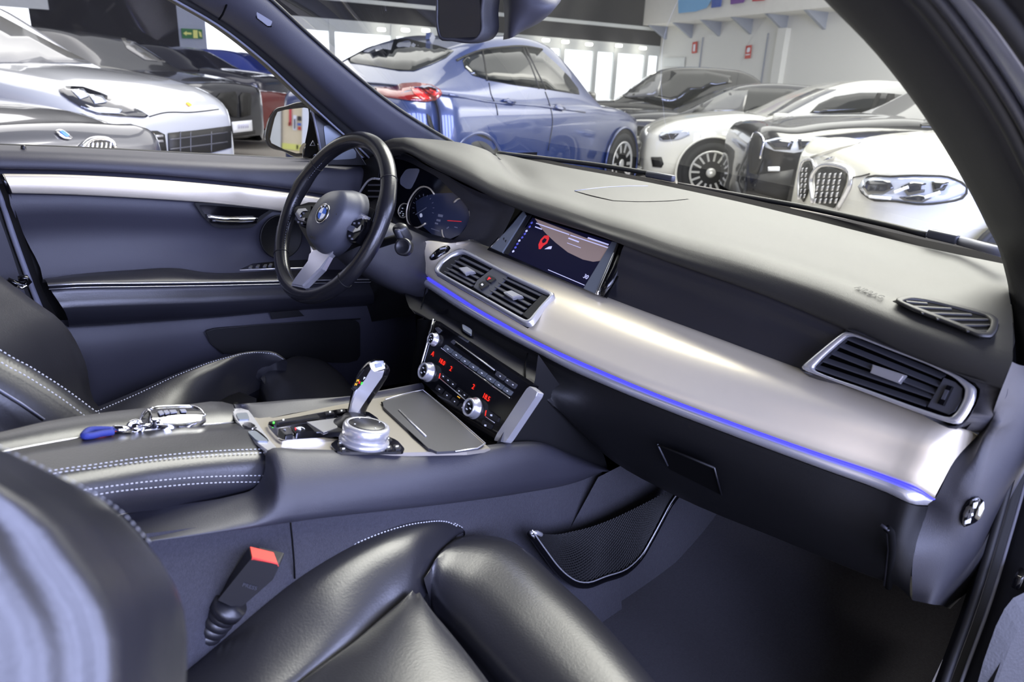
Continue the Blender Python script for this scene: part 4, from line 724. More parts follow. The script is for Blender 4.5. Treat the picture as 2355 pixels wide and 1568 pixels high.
# backrest
fb = zW((-260, 60), (-120, 180), (0, 270), (150, 380), (300, 490), (420, 570), (540, 690), (640, 860), (700, 1020), (728, 1200), (760, 1290), (810, 1350))
FB = [at(*q, y=.59) for q in fb]
nb = zW((-260, 770), (-150, 815), (-60, 860), (0, 895), (100, 955), (200, 1005), (300, 1065), (420, 1140), (540, 1220), (650, 1300), (730, 1360), (800, 1405))
NB = [at(*q, y=.17) for q in nb]
F1 = [at(u-38, v+12, y=.53) for u, v in fb]; F2 = [at(u-66, v+34, y=.47)+V((-.01, 0, 0)) for u, v in fb]
VL = [lerp(a, b, .5)+V((-.045, 0, -.01)) for a, b in zip(F2, NB)]; N0 = [p+V((-.012, .045, .0)) for p in NB]
NS = [at(u-14, v+20, y=.155) for u, v in nb]; NS2 = [at(u-34, v+52, y=.14) for u, v in nb]; NS3 = [at(u-60, v+95, y=.125)+V((-.03, 0, 0)) for u, v in nb]; NS4 = [p+V((-.12, .01, 0)) for p in NS3]
for r_ in (FB, F1, F2, VL, N0, NB, NS, NS2, NS3, NS4): r_.insert(0, r_[0]+V((-.16, 0, .34)))
loft('backrest', [[p+V((-.12, .03, 0)) for p in FB], [p+V((-.02, .008, 0)) for p in FB], FB, F1, F2, VL, N0, NB, NS, NS2, NS3, NS4], 'seat_leather', DS, n=36, rows=3)
stitches('stitching', [p+V((.003, -.003, .002)) for p in NB], DS, .0035, .0025, .0008, n=(0, -1, 0)); stitches('stitching', [p+V((.004, -.004, .002)) for p in NS], DS, .0035, .0025, .0008, n=(0, -1, 0))
tube('piping', [at(u, v, y=.10) for u, v in zW((-80, 1160), (0, 1215), (170, 1320), (350, 1445))], .0022, 'rubber', DS, n=6); tube('piping', [at(u, v, y=.099) for u, v in zW((-80, 1150), (10, 1205), (180, 1310), (365, 1440))], .0012, 'gauge_mark', DS, n=6)
# ================================================================ DRIVER DOOR
DR = thing('door_1', None, None, (-.1, .75, .3), kind='structure')
yb = .742
def dl(pts, y=yb): return [at(q[0], q[1], y=q[2] if len(q) > 2 else y) for q in pts]
wl = [(-160, 328), (0, 334), (150, 339), (300, 346), (450, 354), (620, 362), (760, 369), (880, 376)]
cl = [(-160, 350), (0, 356), (150, 361), (300, 369), (450, 379), (620, 390), (760, 394), (880, 396)]
tl = [(-160, 383), (0, 387), (150, 390), (300, 397), (450, 409), (620, 428), (760, 448), (880, 470)]
WL = dl(wl, .80); CL = dl(cl, .735); TL = dl(tl, .728)
loft('belt_pad', [[p+V((0, .02, -.05)) for p in WL], WL, [lerp(a, b, .5)+V((0, 0, .004)) for a, b in zip(WL, CL)], CL, [lerp(a, b, .5)+V((0, -.004, 0)) for a, b in zip(CL, TL)], TL, [p+V((0, .012, -.004)) for p in TL], [p+V((0, .014, -.03)) for p in TL]], 'door_plastic', DR, n=40, rows=3)
t0 = [(8, 400), (150, 402), (330, 411), (500, 425), (670, 444), (780, 462), (900, 490)]; t1 = [(28, 444), (150, 447), (330, 456), (500, 468), (660, 487), (780, 504), (900, 530)]
T0_, T1_ = dl(t0, .725), dl(t1, .727)
loft('trim_strip', [[p+V((0, .012, -.001)) for p in T0_], T0_, [lerp(a, b, .5)+V((0, -.006, 0)) for a, b in zip(T0_, T1_)], T1_, [p+V((0, .012, .001)) for p in T1_]], 'aluminium', DR, n=36, rows=4)
tube('trim_end', [T0_[0]+V((-.004, -.002, 0)), lerp(T0_[0], T1_[0], .5)+V((-.004, -.004, 0)), T1_[0]+V((-.004, -.002, 0))], .004, 'gloss_black', DR, n=8)
ut = [(20, 448), (150, 450), (330, 459), (500, 471), (660, 490), (780, 507), (960, 535)]; ub = [(98, 640), (200, 628), (300, 620), (412, 616), (470, 624), (640, 624), (960, 625)]
loft('upper_panel', [dl([(q[0], q[1]-6) for q in ut], .745), dl(ut, .742), [lerp(a, b, .5)+V((0, .012, 0)) for a, b in zip(dl(ut, .742), dl(ub, .745))], dl(ub, .745), dl([(q[0], q[1]+10) for q in ub], .745)], 'door_plastic', DR, n=40, rows=4)
a0 = [(98, 642), (150, 634), (300, 621), (412, 617), (470, 626), (640, 622), (800, 620), (980, 620)]; a1 = [(110, 655), (160, 652), (300, 650), (412, 649), (480, 648), (640, 645), (800, 642), (980, 640)]
a2 = [(150, 718), (190, 716), (310, 711), (420, 707), (490, 704), (640, 695), (800, 688), (980, 680)]; a3 = [(158, 752), (200, 750), (320, 742), (430, 735), (500, 730), (650, 716), (810, 705), (980, 695)]
AR0, AR1, AR2, AR3 = dl(a0, .742), dl(a1, .688), dl(a2, .684), dl(a3, .715)
arm2 = loft('door_armrest', [AR0, [lerp(a, b, .85)+V((0, 0, .004)) for a, b in zip(AR0, AR1)], AR1, [lerp(a, b, .15)+V((0, .006, 0)) for a, b in zip(AR1, AR2)], [lerp(a, b, .8)+V((0, -.004, 0)) for a, b in zip(AR1, AR2)], AR2, AR3, [p+V((0, .03, -.002)) for p in AR3]], 'leather', DR, n=40, rows=3)
tube('armrest_line', [p+V((0, -.001, -.001)) for p in AR1], .0015, 'satin_chrome', arm2, n=6, res=20); tube('armrest_line', [p+V((0, -.003, -.008)) for p in AR1], .0009, 'satin_chrome', arm2, n=6, res=20)
l0 = [(110, 750), (250, 749), (400, 738), (560, 724), (700, 712), (980, 690)]; l1 = [(160, 905), (260, 880), (400, 850), (560, 820), (760, 790), (980, 760)]; l2 = [(150, 1010), (300, 990), (440, 960), (600, 930), (800, 900), (1000, 870)]
mk('door_sheet', [V((-.62, .775, .2)), V((.42, .775, .2)), V((.42, .775, .985)), V((-.62, .775, 1.02))], [(0, 1, 2, 3)], 'dark_plastic', DR)
loft('lower_panel', [dl([(u, v-14) for u, v in l0], .742), dl(l0, .735), dl(l1, .728), dl(l2, .745)], 'door_plastic', DR, n=40, rows=6)
pp_ = rnd(zN((1140, 1110), (1200, 1095), (1700, 1060), (2000, 1045), (2000, 1300), (1240, 1240), (1170, 1180)), .2); ppl = Pl(V((0, .722, .6)), V((.1, .722, .6)), V((0, .722, .7)))
plate('door_pocket', pp_, ppl, 'dark_plastic', DR, d=.003, off=.001, bevel=.001); tube('pocket_edge', ppl.to(zN((1240, 1240), (1170, 1180), (1138, 1120), (1190, 1100), (1450, 1078), (1700, 1062), (2000, 1045)), .004), .0016, 'rubber', DR, n=6)
phd = Pl(V((0, .733, .9)), V((.1, .733, .9)), V((0, .733, 1)))
hr = plate('handle_recess', rnd(zN((1075, 400), (1120, 470), (1180, 530), (1230, 543), (1400, 540), (1470, 480), (1530, 440), (1400, 425), (1200, 405)), .15), phd, 'dark_plastic', DR, d=.003, off=.004, bevel=.001)
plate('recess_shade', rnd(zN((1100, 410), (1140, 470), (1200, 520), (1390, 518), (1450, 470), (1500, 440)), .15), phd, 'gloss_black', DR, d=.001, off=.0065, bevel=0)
tube('door_handle', phd.to(zN((1150, 478), (1210, 488), (1320, 492), (1428, 490)), .016), .004, 'chrome', DR, n=8, res=14); tube('door_handle_grip', phd.to(zN((1170, 498), (1230, 508), (1320, 510), (1420, 502)), .014), .006, 'gloss_black', DR, n=8, res=12)
lathe('speaker_ring', phd.px(*zN((1560, 590))[0], .001), phd.n, [(.055, 0), (.0545, .003), (.052, .003), (.051, .001), (0, .001)], 'dark_plastic', DR, n=36)
psw = Pl(*[at(u, v, z=.785) for u, v in zN((1300, 770), (1560, 735), (1400, 740))])
wsw = plate('window_switch_panel', zN((1330, 770), (1400, 738), (1560, 722), (1720, 715), (1720, 760)), psw, 'gloss_black', DR, d=.003, off=.0); tube('panel_edge', psw.to(zN((1330, 775), (1500, 768), (1720, 762)), .004), .0018, 'satin_chrome', wsw, n=6)
for q in [(1390, 757), (1430, 752), (1470, 750), (1500, 745)]: plate('switch', zN((q[0]-12, q[1]+4), (q[0]-4, q[1]-8), (q[0]+12, q[1]-9), (q[0]+6, q[1]+4)), psw, 'button', wsw, d=.003, off=.003)
plate('seat_memory_panel', zN((1495, 1000), (1650, 990), (1690, 1030), (1510, 1048)), Pl(V((0, .725, .6)), V((.1, .725, .6)), V((0, .725, .7))), 'dark_plastic', DR, d=.002, off=.002)
# lock pin, window pane, door edge
lp = at(56, 352, y=.765); LP = lathe('lock_pin', lp, (0, 0, 1), [(.009, -.012), (.009, -.004), (.0055, -.002), (.0045, .012), (.0035, .015), (0, .0155)], 'dark_button', DR, n=16)
lathe('pin_collar', lp, (0, 0, 1), [(.0095, -.006), (.0095, -.002), (.006, -.001)], 'satin_chrome', LP, n=16)
mk('window_pane', [at(-200, 330, y=.79), at(880, 376, y=.79), V((.28, .775, 1.12)), V((-.1, .66, 1.40)), V((-.62, .64, 1.44))], [(0, 1, 2, 3, 4)], 'side_glass', DR)
tube('belt_seal', [p+V((0, .004, -.001)) for p in WL], .004, 'rubber', DR, n=8, res=30)
loft('door_edge', [dl([(-40, 380), (5, 400), (30, 470), (65, 570), (100, 670), (140, 745), (170, 830)], .74), dl([(-70, 385), (-30, 405), (5, 475), (42, 575), (82, 680), (120, 760), (150, 840)], .77), dl([(-90, 385), (-55, 405), (-20, 475), (22, 575), (65, 690), (105, 775), (140, 850)], .80)], 'rubber', DR, n=20)
tube('edge_seal', dl([(-60, 340), (-8, 430), (30, 540), (70, 650), (105, 740), (150, 850)], .765), .006, 'gauge_mark', DR, n=8, res=16)
BP = thing('b_pillar', 'dark b pillar behind the driver door with belt guide', 'pillar', (-.6, .7, .3), kind='structure')
loft('pillar_trim', [dl([(-60, 330), (-20, 450), (20, 560), (60, 680), (110, 800), (150, 900)], .745), dl([(-300, 330), (-260, 450), (-200, 560), (-150, 680), (-100, 800), (-80, 900)], .70)], 'door_plastic', BP, n=16)
tube('belt_guide', [at(u, v, y=.69) for u, v in zW((60, 300), (130, 330), (200, 345), (235, 310), (215, 280), (150, 290))], .006, 'gloss_black', BP, n=8); tube('belt_guide_edge', [at(u, v, y=.685) for u, v in zW((140, 350), (180, 365), (220, 345))], .003, 'chrome', BP, n=6)
# mirror triangle with tweeter and exterior mirror
pm = Pl(V((.2, .745, 1.0)), V((.35, .735, 1.0)), V((.2, .745, 1.1)))
MT = plate('tweeter_panel', zX((870, 210), (930, 250), (1540, 850), (1900, 1410), (1080, 1400), (1080, 1150), (960, 560)), pm, 'dark_button', DR, d=.008, off=-.004, bevel=.002, label='triangular corner panel with loudspeaker grille')
plate('grille', rnd(zX((1130, 700), (1230, 690), (1340, 760), (1480, 900), (1720, 1170), (1720, 1290), (1250, 1320), (1170, 1040)), .2), pm, 'grey_metal', MT, d=.002, off=.004)
tube('panel_edge', pm.to(zX((920, 255), (1220, 540), (1540, 855), (1900, 1410)), .005), .0014, 'satin_chrome', MT, n=6); tube('panel_edge', pm.to(zX((850, 110), (880, 300), (960, 560), (1020, 850), (1080, 1160)), .005), .003, 'gauge_mark', MT, n=6)
XM = thing('door_mirror', 'black driver side exterior mirror reflecting the hall', 'mirror', (.2, .95, .95))
px_o = at(*zX((480, 800))[0], y=.97); px_ = Pl(px_o, px_o+V((.24, -.97, 0)), px_o+V((.02, 0, .5)))
ho = zX((250, 400), (420, 345), (850, 325), (880, 360), (890, 540), (870, 760), (830, 950), (760, 1240), (640, 1270), (420, 1170), (120, 1050), (65, 950), (75, 800), (140, 560)); hi_ = zX((300, 450), (440, 410), (780, 372), (850, 385), (880, 540), (860, 760), (820, 950), (750, 1190), (640, 1195), (430, 1130), (190, 1010), (165, 940), (200, 760), (250, 560))
HO = cr(px_.to(ho, 0), 48, True); HI2 = cr(px_.to(hi_, 0), 48, True); cxm = sum(HO, V())/48
grid('housing', [HI2, [lerp(a, b, .5)+px_.n*.004 for a, b in zip(HI2, HO)], HO, [cxm+(p-cxm)*1.04-px_.n*.03 for p in HO], [cxm+(p-cxm)*.9-px_.n*.08 for p in HO], [cxm+(p-cxm)*.5-px_.n*.12 for p in HO]], 'gloss_black', XM, wrap=True, cap=True)
plate('mirror_pane', hi_, px_, 'mirror_glass', XM, d=.001, off=.0, bevel=0)
tube('mirror_foot', [at(*zX((880, 1150))[0], y=.93), at(*zX((950, 1200))[0], y=.86), at(*zX((1000, 1250))[0], y=.80)], .03, 'gloss_black', XM, n=12)
t3 = pm.to(zX((875, 1060), (930, 970), (980, 1060)), .002); plate('housing_gap', zX((860, 780), (890, 560), (960, 700), (1050, 1150), (850, 1270), (780, 1250)), Pl(V((.2, .80, 1)), V((.3, .80, 1)), V((.2, .80, 1.1))), 'black_void', XM, d=.002, bevel=0)
pq = Pl(V((.2, .79, 1)), V((.3, .79, 1)), V((.2, .79, 1.1))); tube('warning_triangle', pq.to(zX((885, 1055), (935, 970), (975, 1055)), .001), .0014, 'gauge_mark', XM, n=5, closed=True)
# ================================================================ PILLARS, ROOF, WINDSCREEN
AL = thing('a_pillar_trim', 'grey trim of the far a pillar with an airbag badge', 'pillar', (.4, .68, .95), kind='structure')
u0 = [(520, -80), (618, 0), (700, 75), (800, 163), (900, 243), (975, 292), (1035, 327), (1090, 360)]; u0y = [.56, .58, .595, .61, .63, .645, .66, .67]
l0_ = [(260, -80), (400, 0), (500, 58), (600, 135), (700, 228), (770, 292), (830, 345), (880, 395)]; l0y = [.60, .62, .645, .67, .70, .72, .735, .74]
m0 = [(430, -80), (530, 0), (615, 75), (700, 160), (790, 240), (850, 290), (905, 330), (960, 370)]
UA = [at(*q, y=y) for q, y in zip(u0, u0y)]; LA = [at(*q, y=y) for q, y in zip(l0_, l0y)]
MA = [at(q[0], q[1], y=(a+b)/2-.025) for q, a, b in zip(m0, u0y, l0y)]; LB_ = [lerp(a, b, .16)+V((0, -.004, 0)) for a, b in zip(LA, UA)]
loft('pillar_cover', [[p+V((.02, .02, 0)) for p in UA], UA, [lerp(a, b, .4)+V((0, -.008, 0)) for a, b in zip(UA, MA)], MA, [lerp(a, b, .6)+V((0, -.004, 0)) for a, b in zip(MA, LB_)], LB_, [p+V((0, .02, 0)) for p in LB_]], 'pillar_trim', AL, n=40, rows=3)
loft('window_frame', [[p+V((0, .012, 0)) for p in LB_], LA, [p+V((0, .03, 0)) for p in LA]], 'rubber', AL, n=40, rows=2)
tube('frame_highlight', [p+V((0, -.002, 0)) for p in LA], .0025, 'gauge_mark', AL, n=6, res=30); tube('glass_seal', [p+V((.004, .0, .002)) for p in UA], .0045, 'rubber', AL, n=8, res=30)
pa = Pl(MA[1], MA[3], UA[2]); pa.o = pa.o+pa.n*.0
ab = zP((930, 75), (960, 70), (1080, 165), (1095, 205), (1075, 245), (1045, 245), (940, 165), (930, 120)); pab = Pl(lerp(UA[2], MA[2], .5), lerp(UA[3], MA[3], .5), lerp(UA[2], MA[2], .8))
plate('airbag_badge_gap', ab, pab, 'black_void', AL, d=.001, off=.006, bevel=0); plate('airbag_badge', [tuple(V(q).lerp(V(zP((1012, 158))[0]), .12)) for q in ab], pab, 'gauge_mark', AL, d=.003, off=.006)
tube('headliner_joint', [at(u, v, y=.585) for u, v in zP((690, -20), (665, 60), (635, 130), (600, 180))], .0018, 'black_void', AL, n=6)
ARt = thing('a_pillar_trim', 'dark trim of the near a pillar framing the windscreen', 'pillar', (.4, -.70, .95), kind='structure')
ri = [(1780, -120), (1895, 0), (2000, 107), (2100, 232), (2200, 388), (2265, 510), (2305, 600), (2325, 690), (2334, 780), (2338, 850)]
def prl(pts, du=0, dx=0, tip=None):   # along the slope of the windscreen frame, then down its foot
    o = [at(u+du, v, n=V((.62, 0, 1)), p=V((.5+dx, 0, .98))) for u, v in pts[:7]]+[at(u+du, v, x=x+dx) for (u, v), x in zip(pts[7:], (.47, .43, .39))]
    return [o[0]+(o[0]-o[1]).normalized()*.13]+o
ro = [(1990, -120), (2110, 0), (2200, 120), (2290, 260), (2360, 400), (2420, 520), (2460, 620), (2480, 700), (2485, 780), (2480, 850)]
RI = prl(ri); RO = prl(ro, 0, -.04); R2_ = prl(ro, 95, -.04)
loft('pillar_cover', [[p+V((.05, .0, .01)) for p in RI], RI, [lerp(a, b, .5)+V((-.012, .006, 0)) for a, b in zip(RI, RO)], RO, [lerp(a, b, .2)+V((.02, 0, 0)) for a, b in zip(RO, R2_)], R2_], 'pillar_dark', ARt, n=40, rows=3)
def rs(du, dx): return prl(ro, du, dx-.05)
tube('door_seal', rs(18, 0), .009, 'rubber', ARt, n=10, res=40); tube('door_seal_lip', rs(48, -.01), .005, 'body_grey', ARt, n=8, res=40)
loft('door_frame', [rs(62, .01), rs(80, -.01), rs(128, -.015), rs(150, .0)], 'body_silver', ARt, n=40, rows=4); tube('outer_seal', rs(172, -.01), .010, 'rubber', ARt, n=10, res=40); loft('outer_frame', [rs(172, 0), rs(220, -.02), rs(330, -.02)], 'pillar_dark', ARt, n=40, rows=2)
# windscreen
WS = thing('window_1', None, None, (.4, 0, 1.0), kind='structure')
hdr = [V((-.13, .55, 1.40)), V((-.06, .30, 1.43)), V((-.04, 0, 1.44)), V((-.06, -.30, 1.43)), V((-.16, -.56, 1.39))]
wsb = cr([B0[0]+V((.05, .03, 0)), B0[3]+V((.05, 0, 0))]+[p+V((.035, 0, .012)) for p in Bw]+[Bw[-1]+V((-.05, -.05, .0))], 24); hd_ = cr(hdr, 24)
loft('windscreen_pane', [wsb, [lerp(a, b, .33)+V((.03, 0, .025)) for a, b in zip(wsb, hd_)], [lerp(a, b, .66)+V((.03, 0, .025)) for a, b in zip(wsb, hd_)], hd_], 'windscreen', WS, n=24, rows=4)
fb0 = [at(u, v+3, x=p.x+.012) for (u, v), p in zip(Bp, Bw)]; fb1 = [at(u, v-h, x=p.x+.045) for (u, v), p, h in zip(Bp, Bw, [2, 7, 8, 9, 10, 11, 12, 14, 16, 17, 18])]
loft('cowl', [fb1, [V((.88, p.y*1.15, .95)) for p in fb1], [V((.90, p.y*1.15, .80)) for p in fb1]], 'black_void', WS, n=20); loft('cowl', [[V((.45, .75, .97)), V((.60, .55, .985)), fb1[0]], [V((.9, .85, .94)), V((.9, .65, .94)), V((.88, fb1[0].y*1.15, .95))]], 'black_void', WS, n=10)  # unseen plates added to stop lamp light leaking behind the dash
loft('black_band', [fb0, fb1], 'black_void', WS, n=40)
RF = thing('ceiling', None, None, (-.7, 0, 1.45), kind='structure')
loft('roof_lining', [hd_, [V((-.9, y, 1.47)) for y in [p.y*1.08 for p in hd_]], [V((-2.0, y, 1.44)) for y in [p.y*1.08 for p in hd_]]], 'pillar_trim', RF, n=24, rows=6)
loft('roof_skin', [[p+V((0, 0, .03)) for p in hd_], [V((-.9, y, 1.51)) for y in [p.y*1.1 for p in hd_]], [V((-2.0, y, 1.48)) for y in [p.y*1.1 for p in hd_]]], 'body_silver', RF, n=24, rows=4)
tube('roof_rail', [hdr[0], V((-.5, .62, 1.43)), V((-1.2, .64, 1.43))], .03, 'pillar_trim', RF, n=10, res=12); tube('roof_rail', [hdr[-1], V((-.5, -.62, 1.43)), V((-1.2, -.64, 1.43))], .03, 'pillar_trim', RF, n=10, res=12)
# rear of the cabin, so that light comes only through the openings
RB = thing('wall_rear', None, None, (-1.9, 0, .4), kind='structure')
mk('rear_bulkhead', [V((-1.9, -.74, .25)), V((-1.9, .74, .25)), V((-1.9, .74, 1.0)), V((-1.9, -.74, 1.0))], [(0, 1, 2, 3)], 'dark_plastic', RB)
mk('rear_side', [V((-1.9, .76, .25)), V((-.75, .76, .25)), V((-.75, .76, 1.0)), V((-1.9, .76, 1.0))], [(0, 1, 2, 3)], 'dark_plastic', RB)
mk('b_pillar_near', [V((-.95, -.72, .25)), V((-.85, -.76, .25)), V((-.95, -.70, 1.42)), V((-1.05, -.66, 1.42))], [(0, 1, 2, 3)], 'dark_plastic', RB)
# wipers and cowl
WP = thing('windscreen_wiper', 'black wiper arm and blade resting along the windscreen base', 'wiper', (.7, -.2, .98))
def wpx(pts, dx): return [at(u, v, x=x+dx) for u, v, x in pts]
tube('wiper_blade', wpx([(1560, 424, .76), (1650, 440, .755), (1750, 458, .74), (1840, 474, .73), (1950, 497, .70), (2060, 522, .67), (2130, 540, .65)], .01), .0055, 'rubber', WP, n=8, res=24)
tube('wiper_arm', wpx([(1145, 352, .64), (1250, 364, .70), (1400, 383, .75), (1480, 396, .765), (1548, 408, .765)], .01), .006, 'rubber', WP, n=8, res=20)
for q, x in [((1488, 392, 1550, 415), .77), ((2135, 528, 2205, 556), .655)]:
    a, b = at(q[0], q[1]+8, x=x), at(q[2], q[3]-4, x=x-.01); bar('wiper_clip', a, b, .016, .016, 'button', WP, n=(0, 0, 1), r=.004)
tube('wiper_arm', wpx([(2205, 553, .64), (2260, 568, .61), (2320, 584, .57)], .01), .008, 'gauge_mark', WP, n=8)
# interior mirror
IM = thing('rear_view_mirror', 'black rear view mirror hanging at the top of the windscreen', 'mirror', (.08, 0, 1.30))
pim = Pl(at(*zB((1000, 150))[0], x=.02), at(*zB((1190, 150))[0], x=.045), at(*zB((1000, 50))[0], x=.022))
mo = zB((930, -160), (1150, -170), (1200, -140), (1215, 100), (1210, 235), (1185, 270), (1000, 280), (915, 265), (895, 200), (890, 40), (905, -120)); mi = zB((935, -130), (1150, -145), (1180, -120), (1192, 100), (1190, 220), (1170, 250), (1000, 258), (930, 250), (912, 190), (908, 40), (915, -100))
MO_ = cr(pim.to(mo), 44, True); MI_ = cr(pim.to(mi), 44, True); cm = sum(MO_, V())/44; sh = at(*zB((1345, 130))[0], x=.085)-at(*zB((1210, 130))[0], x=.047)
grid('mirror_housing', [MI_, [p+pim.n*.003 for p in MI_], [lerp(a, b, .5)+pim.n*.004 for a, b in zip(MI_, MO_)], MO_, [cm+(p-cm)*1.0+sh*.35 for p in MO_], [cm+(p-cm)*.94+sh*.8 for p in MO_], [cm+(p-cm)*.72+sh*1.05 for p in MO_]], 'soft_plastic', IM, wrap=True, cap=True)
plate('mirror_pane', mi, pim, 'mirror_glass', IM, d=.001, off=.001, bevel=0)
m1 = [at(u, v, x=.10) for u, v in zB((1340, -80), (1350, 60), (1355, 180), (1345, 270))]; m2 = [at(u, v, x=.075) for u, v in zB((1480, -80), (1470, 40), (1440, 160), (1405, 255))]; m3 = [at(u, v, x=.10) for u, v in zB((1580, -80), (1650, 50), (1560, 150), (1440, 235))]; m4 = [p+V((.06, .03, .02)) for p in m3]
loft('mirror_foot', [m1, m2, m3, m4], 'pillar_trim', IM, n=16, rows=3)
# ================================================================ FLOOR, SILL, NET, BUCKLE
fy = [-.17, -.35, -.5, -.65, -.76]
loft('carpet', [[V((-.9, y, .22)) for y in fy], [V((-.2, y, .215)) for y in fy], [V((.2, y, .215)) for y in fy], [V((.42, y, .235)) for y in fy], [V((.62, y, .30)) for y in fy], [V((.85, y, .48)) for y in fy], [V((.95, y, .75)) for y in fy]], 'carpet', FL, n=20, rows=5)
loft('carpet_driver', [[V((-.9, y, .22)) for y in (.15, .7)], [V((.42, y, .22)) for y in (.15, .7)], [V((.95, y, .7)) for y in (.15, .7)]], 'carpet', FL, n=6, rows=3)
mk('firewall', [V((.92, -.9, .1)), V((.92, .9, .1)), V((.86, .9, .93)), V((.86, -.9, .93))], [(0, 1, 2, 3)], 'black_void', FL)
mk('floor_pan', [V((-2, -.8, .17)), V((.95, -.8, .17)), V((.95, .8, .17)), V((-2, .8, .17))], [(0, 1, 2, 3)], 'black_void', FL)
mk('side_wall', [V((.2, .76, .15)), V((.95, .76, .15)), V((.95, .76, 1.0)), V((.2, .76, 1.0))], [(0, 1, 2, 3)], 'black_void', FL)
loft('side_carpet', [[V((x, -.735, .21)) for x in (-.6, 0, .4, .95)], [V((x, -.75, .30)) for x in (-.6, 0, .4, .95)], [V((-.6, -.76, .36)), V((.2, -.765, .36)), V((.4, -.765, .5)), V((.95, -.76, .6))]], 'pillar_dark', FL, n=16, rows=3)
DFr = thing('trim_1', None, None, (.2, -.85, .3), kind='structure')
def sy(pts, t): return [at(u, v, t=t+(900-v)*.00009) for u, v in pts]
q0 = [(2480, 700), (2400, 860), (2345, 1000), (2290, 1190), (2230, 1390), (2165, 1568), (2120, 1700)]
loft('frame_inner', [sy([(u-14, v) for u, v in q0], 1.12), sy([(u-12, v) for u, v in q0], 1.07), sy(q0, 1.05), sy([(u+42, v) for u, v in q0], 1.04)], 'rubber', DFr, n=24, rows=3)
tube('door_seal', sy([(u+8, v) for u, v in q0], 1.03), .006, 'pillar_dark', DFr, n=10, res=24); tube('seal_highlight', sy([(u+46, v) for u, v in q0], 1.02), .0022, 'gauge_mark', DFr, n=8, res=24)  # thin grey tube paints the highlight along the door seal
loft('frame_outer', [sy([(u+46, v) for u, v in q0], 1.03), sy([(u+80, v) for u, v in q0], 1.0), sy([(u+120, v) for u, v in q0], .98)], 'pillar_dark', DFr, n=24, rows=2)
gp_ = [at(u, v, t=.93) for u, v in ((2240, 1600), (2262, 1520), (2290, 1440), (2310, 1400), (2330, 1375), (2420, 1330), (2500, 1700), (2230, 1700))]
mk('door_inner_panel', gp_+[p+V((.0, -.02, -.02)) for p in gp_], [tuple(range(8))]+[(i, (i+1) % 8, 8+(i+1) % 8, 8+i) for i in range(8)], 'body_grey', DFr); rbox('hinge', at(2345, 1330, t=.95), (.03, .01, .02), 'gloss_black', DFr, r=.003)
NT = thing('storage_net', 'black mesh net pocket on the tunnel side of the passenger footwell', 'net pocket', (.2, -.2, .25))
npl = Pl(V((0, -.213, .3)), V((.1, -.22, .3)), V((0, -.205, .4)))
fo_ = zJ((1360, 590), (1400, 650), (1450, 720), (1510, 800), (1570, 860), (1640, 900), (1700, 905), (1800, 870), (1950, 810), (2020, 740), (2080, 640), (2140, 530), (2200, 420), (2260, 340)); it_ = zJ((1420, 600), (1520, 600), (1620, 580), (1720, 555), (1830, 515), (1950, 460), (2070, 400), (2200, 335), (2260, 320))
tube('net_frame', npl.to(fo_, .012), .0062, 'gloss_black', NT, n=10, res=40); tube('net_frame_edge', npl.to([(u+4, v-7) for u, v in fo_], .017), .0014, 'satin_chrome', NT, n=6, res=40)
tube('net_frame_end', npl.to(zJ((1360, 590), (1400, 588), (1425, 600)), .013), .004, 'satin_chrome', NT, n=8)
FO2 = cr([V(q+(0,)) for q in fo_], 46); IT2 = cr([V(q+(0,)) for q in it_], 46)
bm = bmesh.new()
def thr(a, b, r=.0011):
    t = (b-a); 
    if t.length < 1e-5: return
    t.normalize(); s = t.cross(npl.n).normalized(); vs = [bm.verts.new(p+s*x*r+npl.n*y*r) for p in (a, b) for x, y in ((-1, 0), (0, 1), (1, 0))]
    for j in range(2): bm.faces.new((vs[j], vs[j+1], vs[4+j], vs[3+j]))
def nn(i, k): 
    q = FO2[i].lerp(IT2[i], k/18); return npl.px(q.x, q.y, .012-.010*math.sin(math.pi*k/18)*.4)
for i in range(46):
    for k_ in range(18):
        thr(nn(i, k_), nn(min(45, i+1), k_+1)); thr(nn(i, k_+1), nn(min(45, i+1), k_))
from_bm('netting', bm, 'net', NT, kind='stuff'); grid('net_back', [[npl.px(a.x, a.y, .004) for a in FO2], [npl.px(a.x, a.y, .004) for a in IT2]], 'pillar_dark', NT)
BK = thing('seat_belt_buckle', 'black seat belt buckle with red release button by the passenger seat', 'buckle', (-.5, -.19, .5))
b1, b2, b3, b4 = zI((1690, 612), (1880, 730), (1640, 1020), (1450, 960))
pbk = Pl(at(*zI((1700, 700))[0], y=-.205), at(*zI((1880, 740))[0], y=-.225), at(*zI((1560, 1000))[0], y=-.195))
plate('buckle_body', rnd(zI((1700, 690), (1890, 735), (1850, 830), (1640, 1015), (1560, 1010), (1470, 975)), .08), pbk, 'dark_button', BK, d=.03, off=-.03, bevel=.003)
bt = pbk.to(zI((1700, 690), (1890, 735)), 0); bt += [at(*zI((1860, 655))[0], y=-.20), at(*zI((1685, 612))[0], y=-.18)]
mk('buckle_top', bt, [(0, 1, 2, 3)], 'dark_button', BK); ctr = sum(bt, V())/4; mk('release_button', [lerp(p, ctr, .10)+V((0, 0, .002)) for p in bt]+[lerp(p, ctr, .02)-V((0, 0, .002)) for p in bt], [(0, 1, 2, 3), (0, 1, 5, 4), (1, 2, 6, 5), (2, 3, 7, 6), (3, 0, 4, 7)], 'buckle_red', BK)
mk('buckle_side', [bt[0], bt[3], pbk.px(*zI((1455, 960))[0], -.02), pbk.px(*zI((1480, 980))[0], 0)], [(0, 1, 2, 3)], 'dark_button', BK)
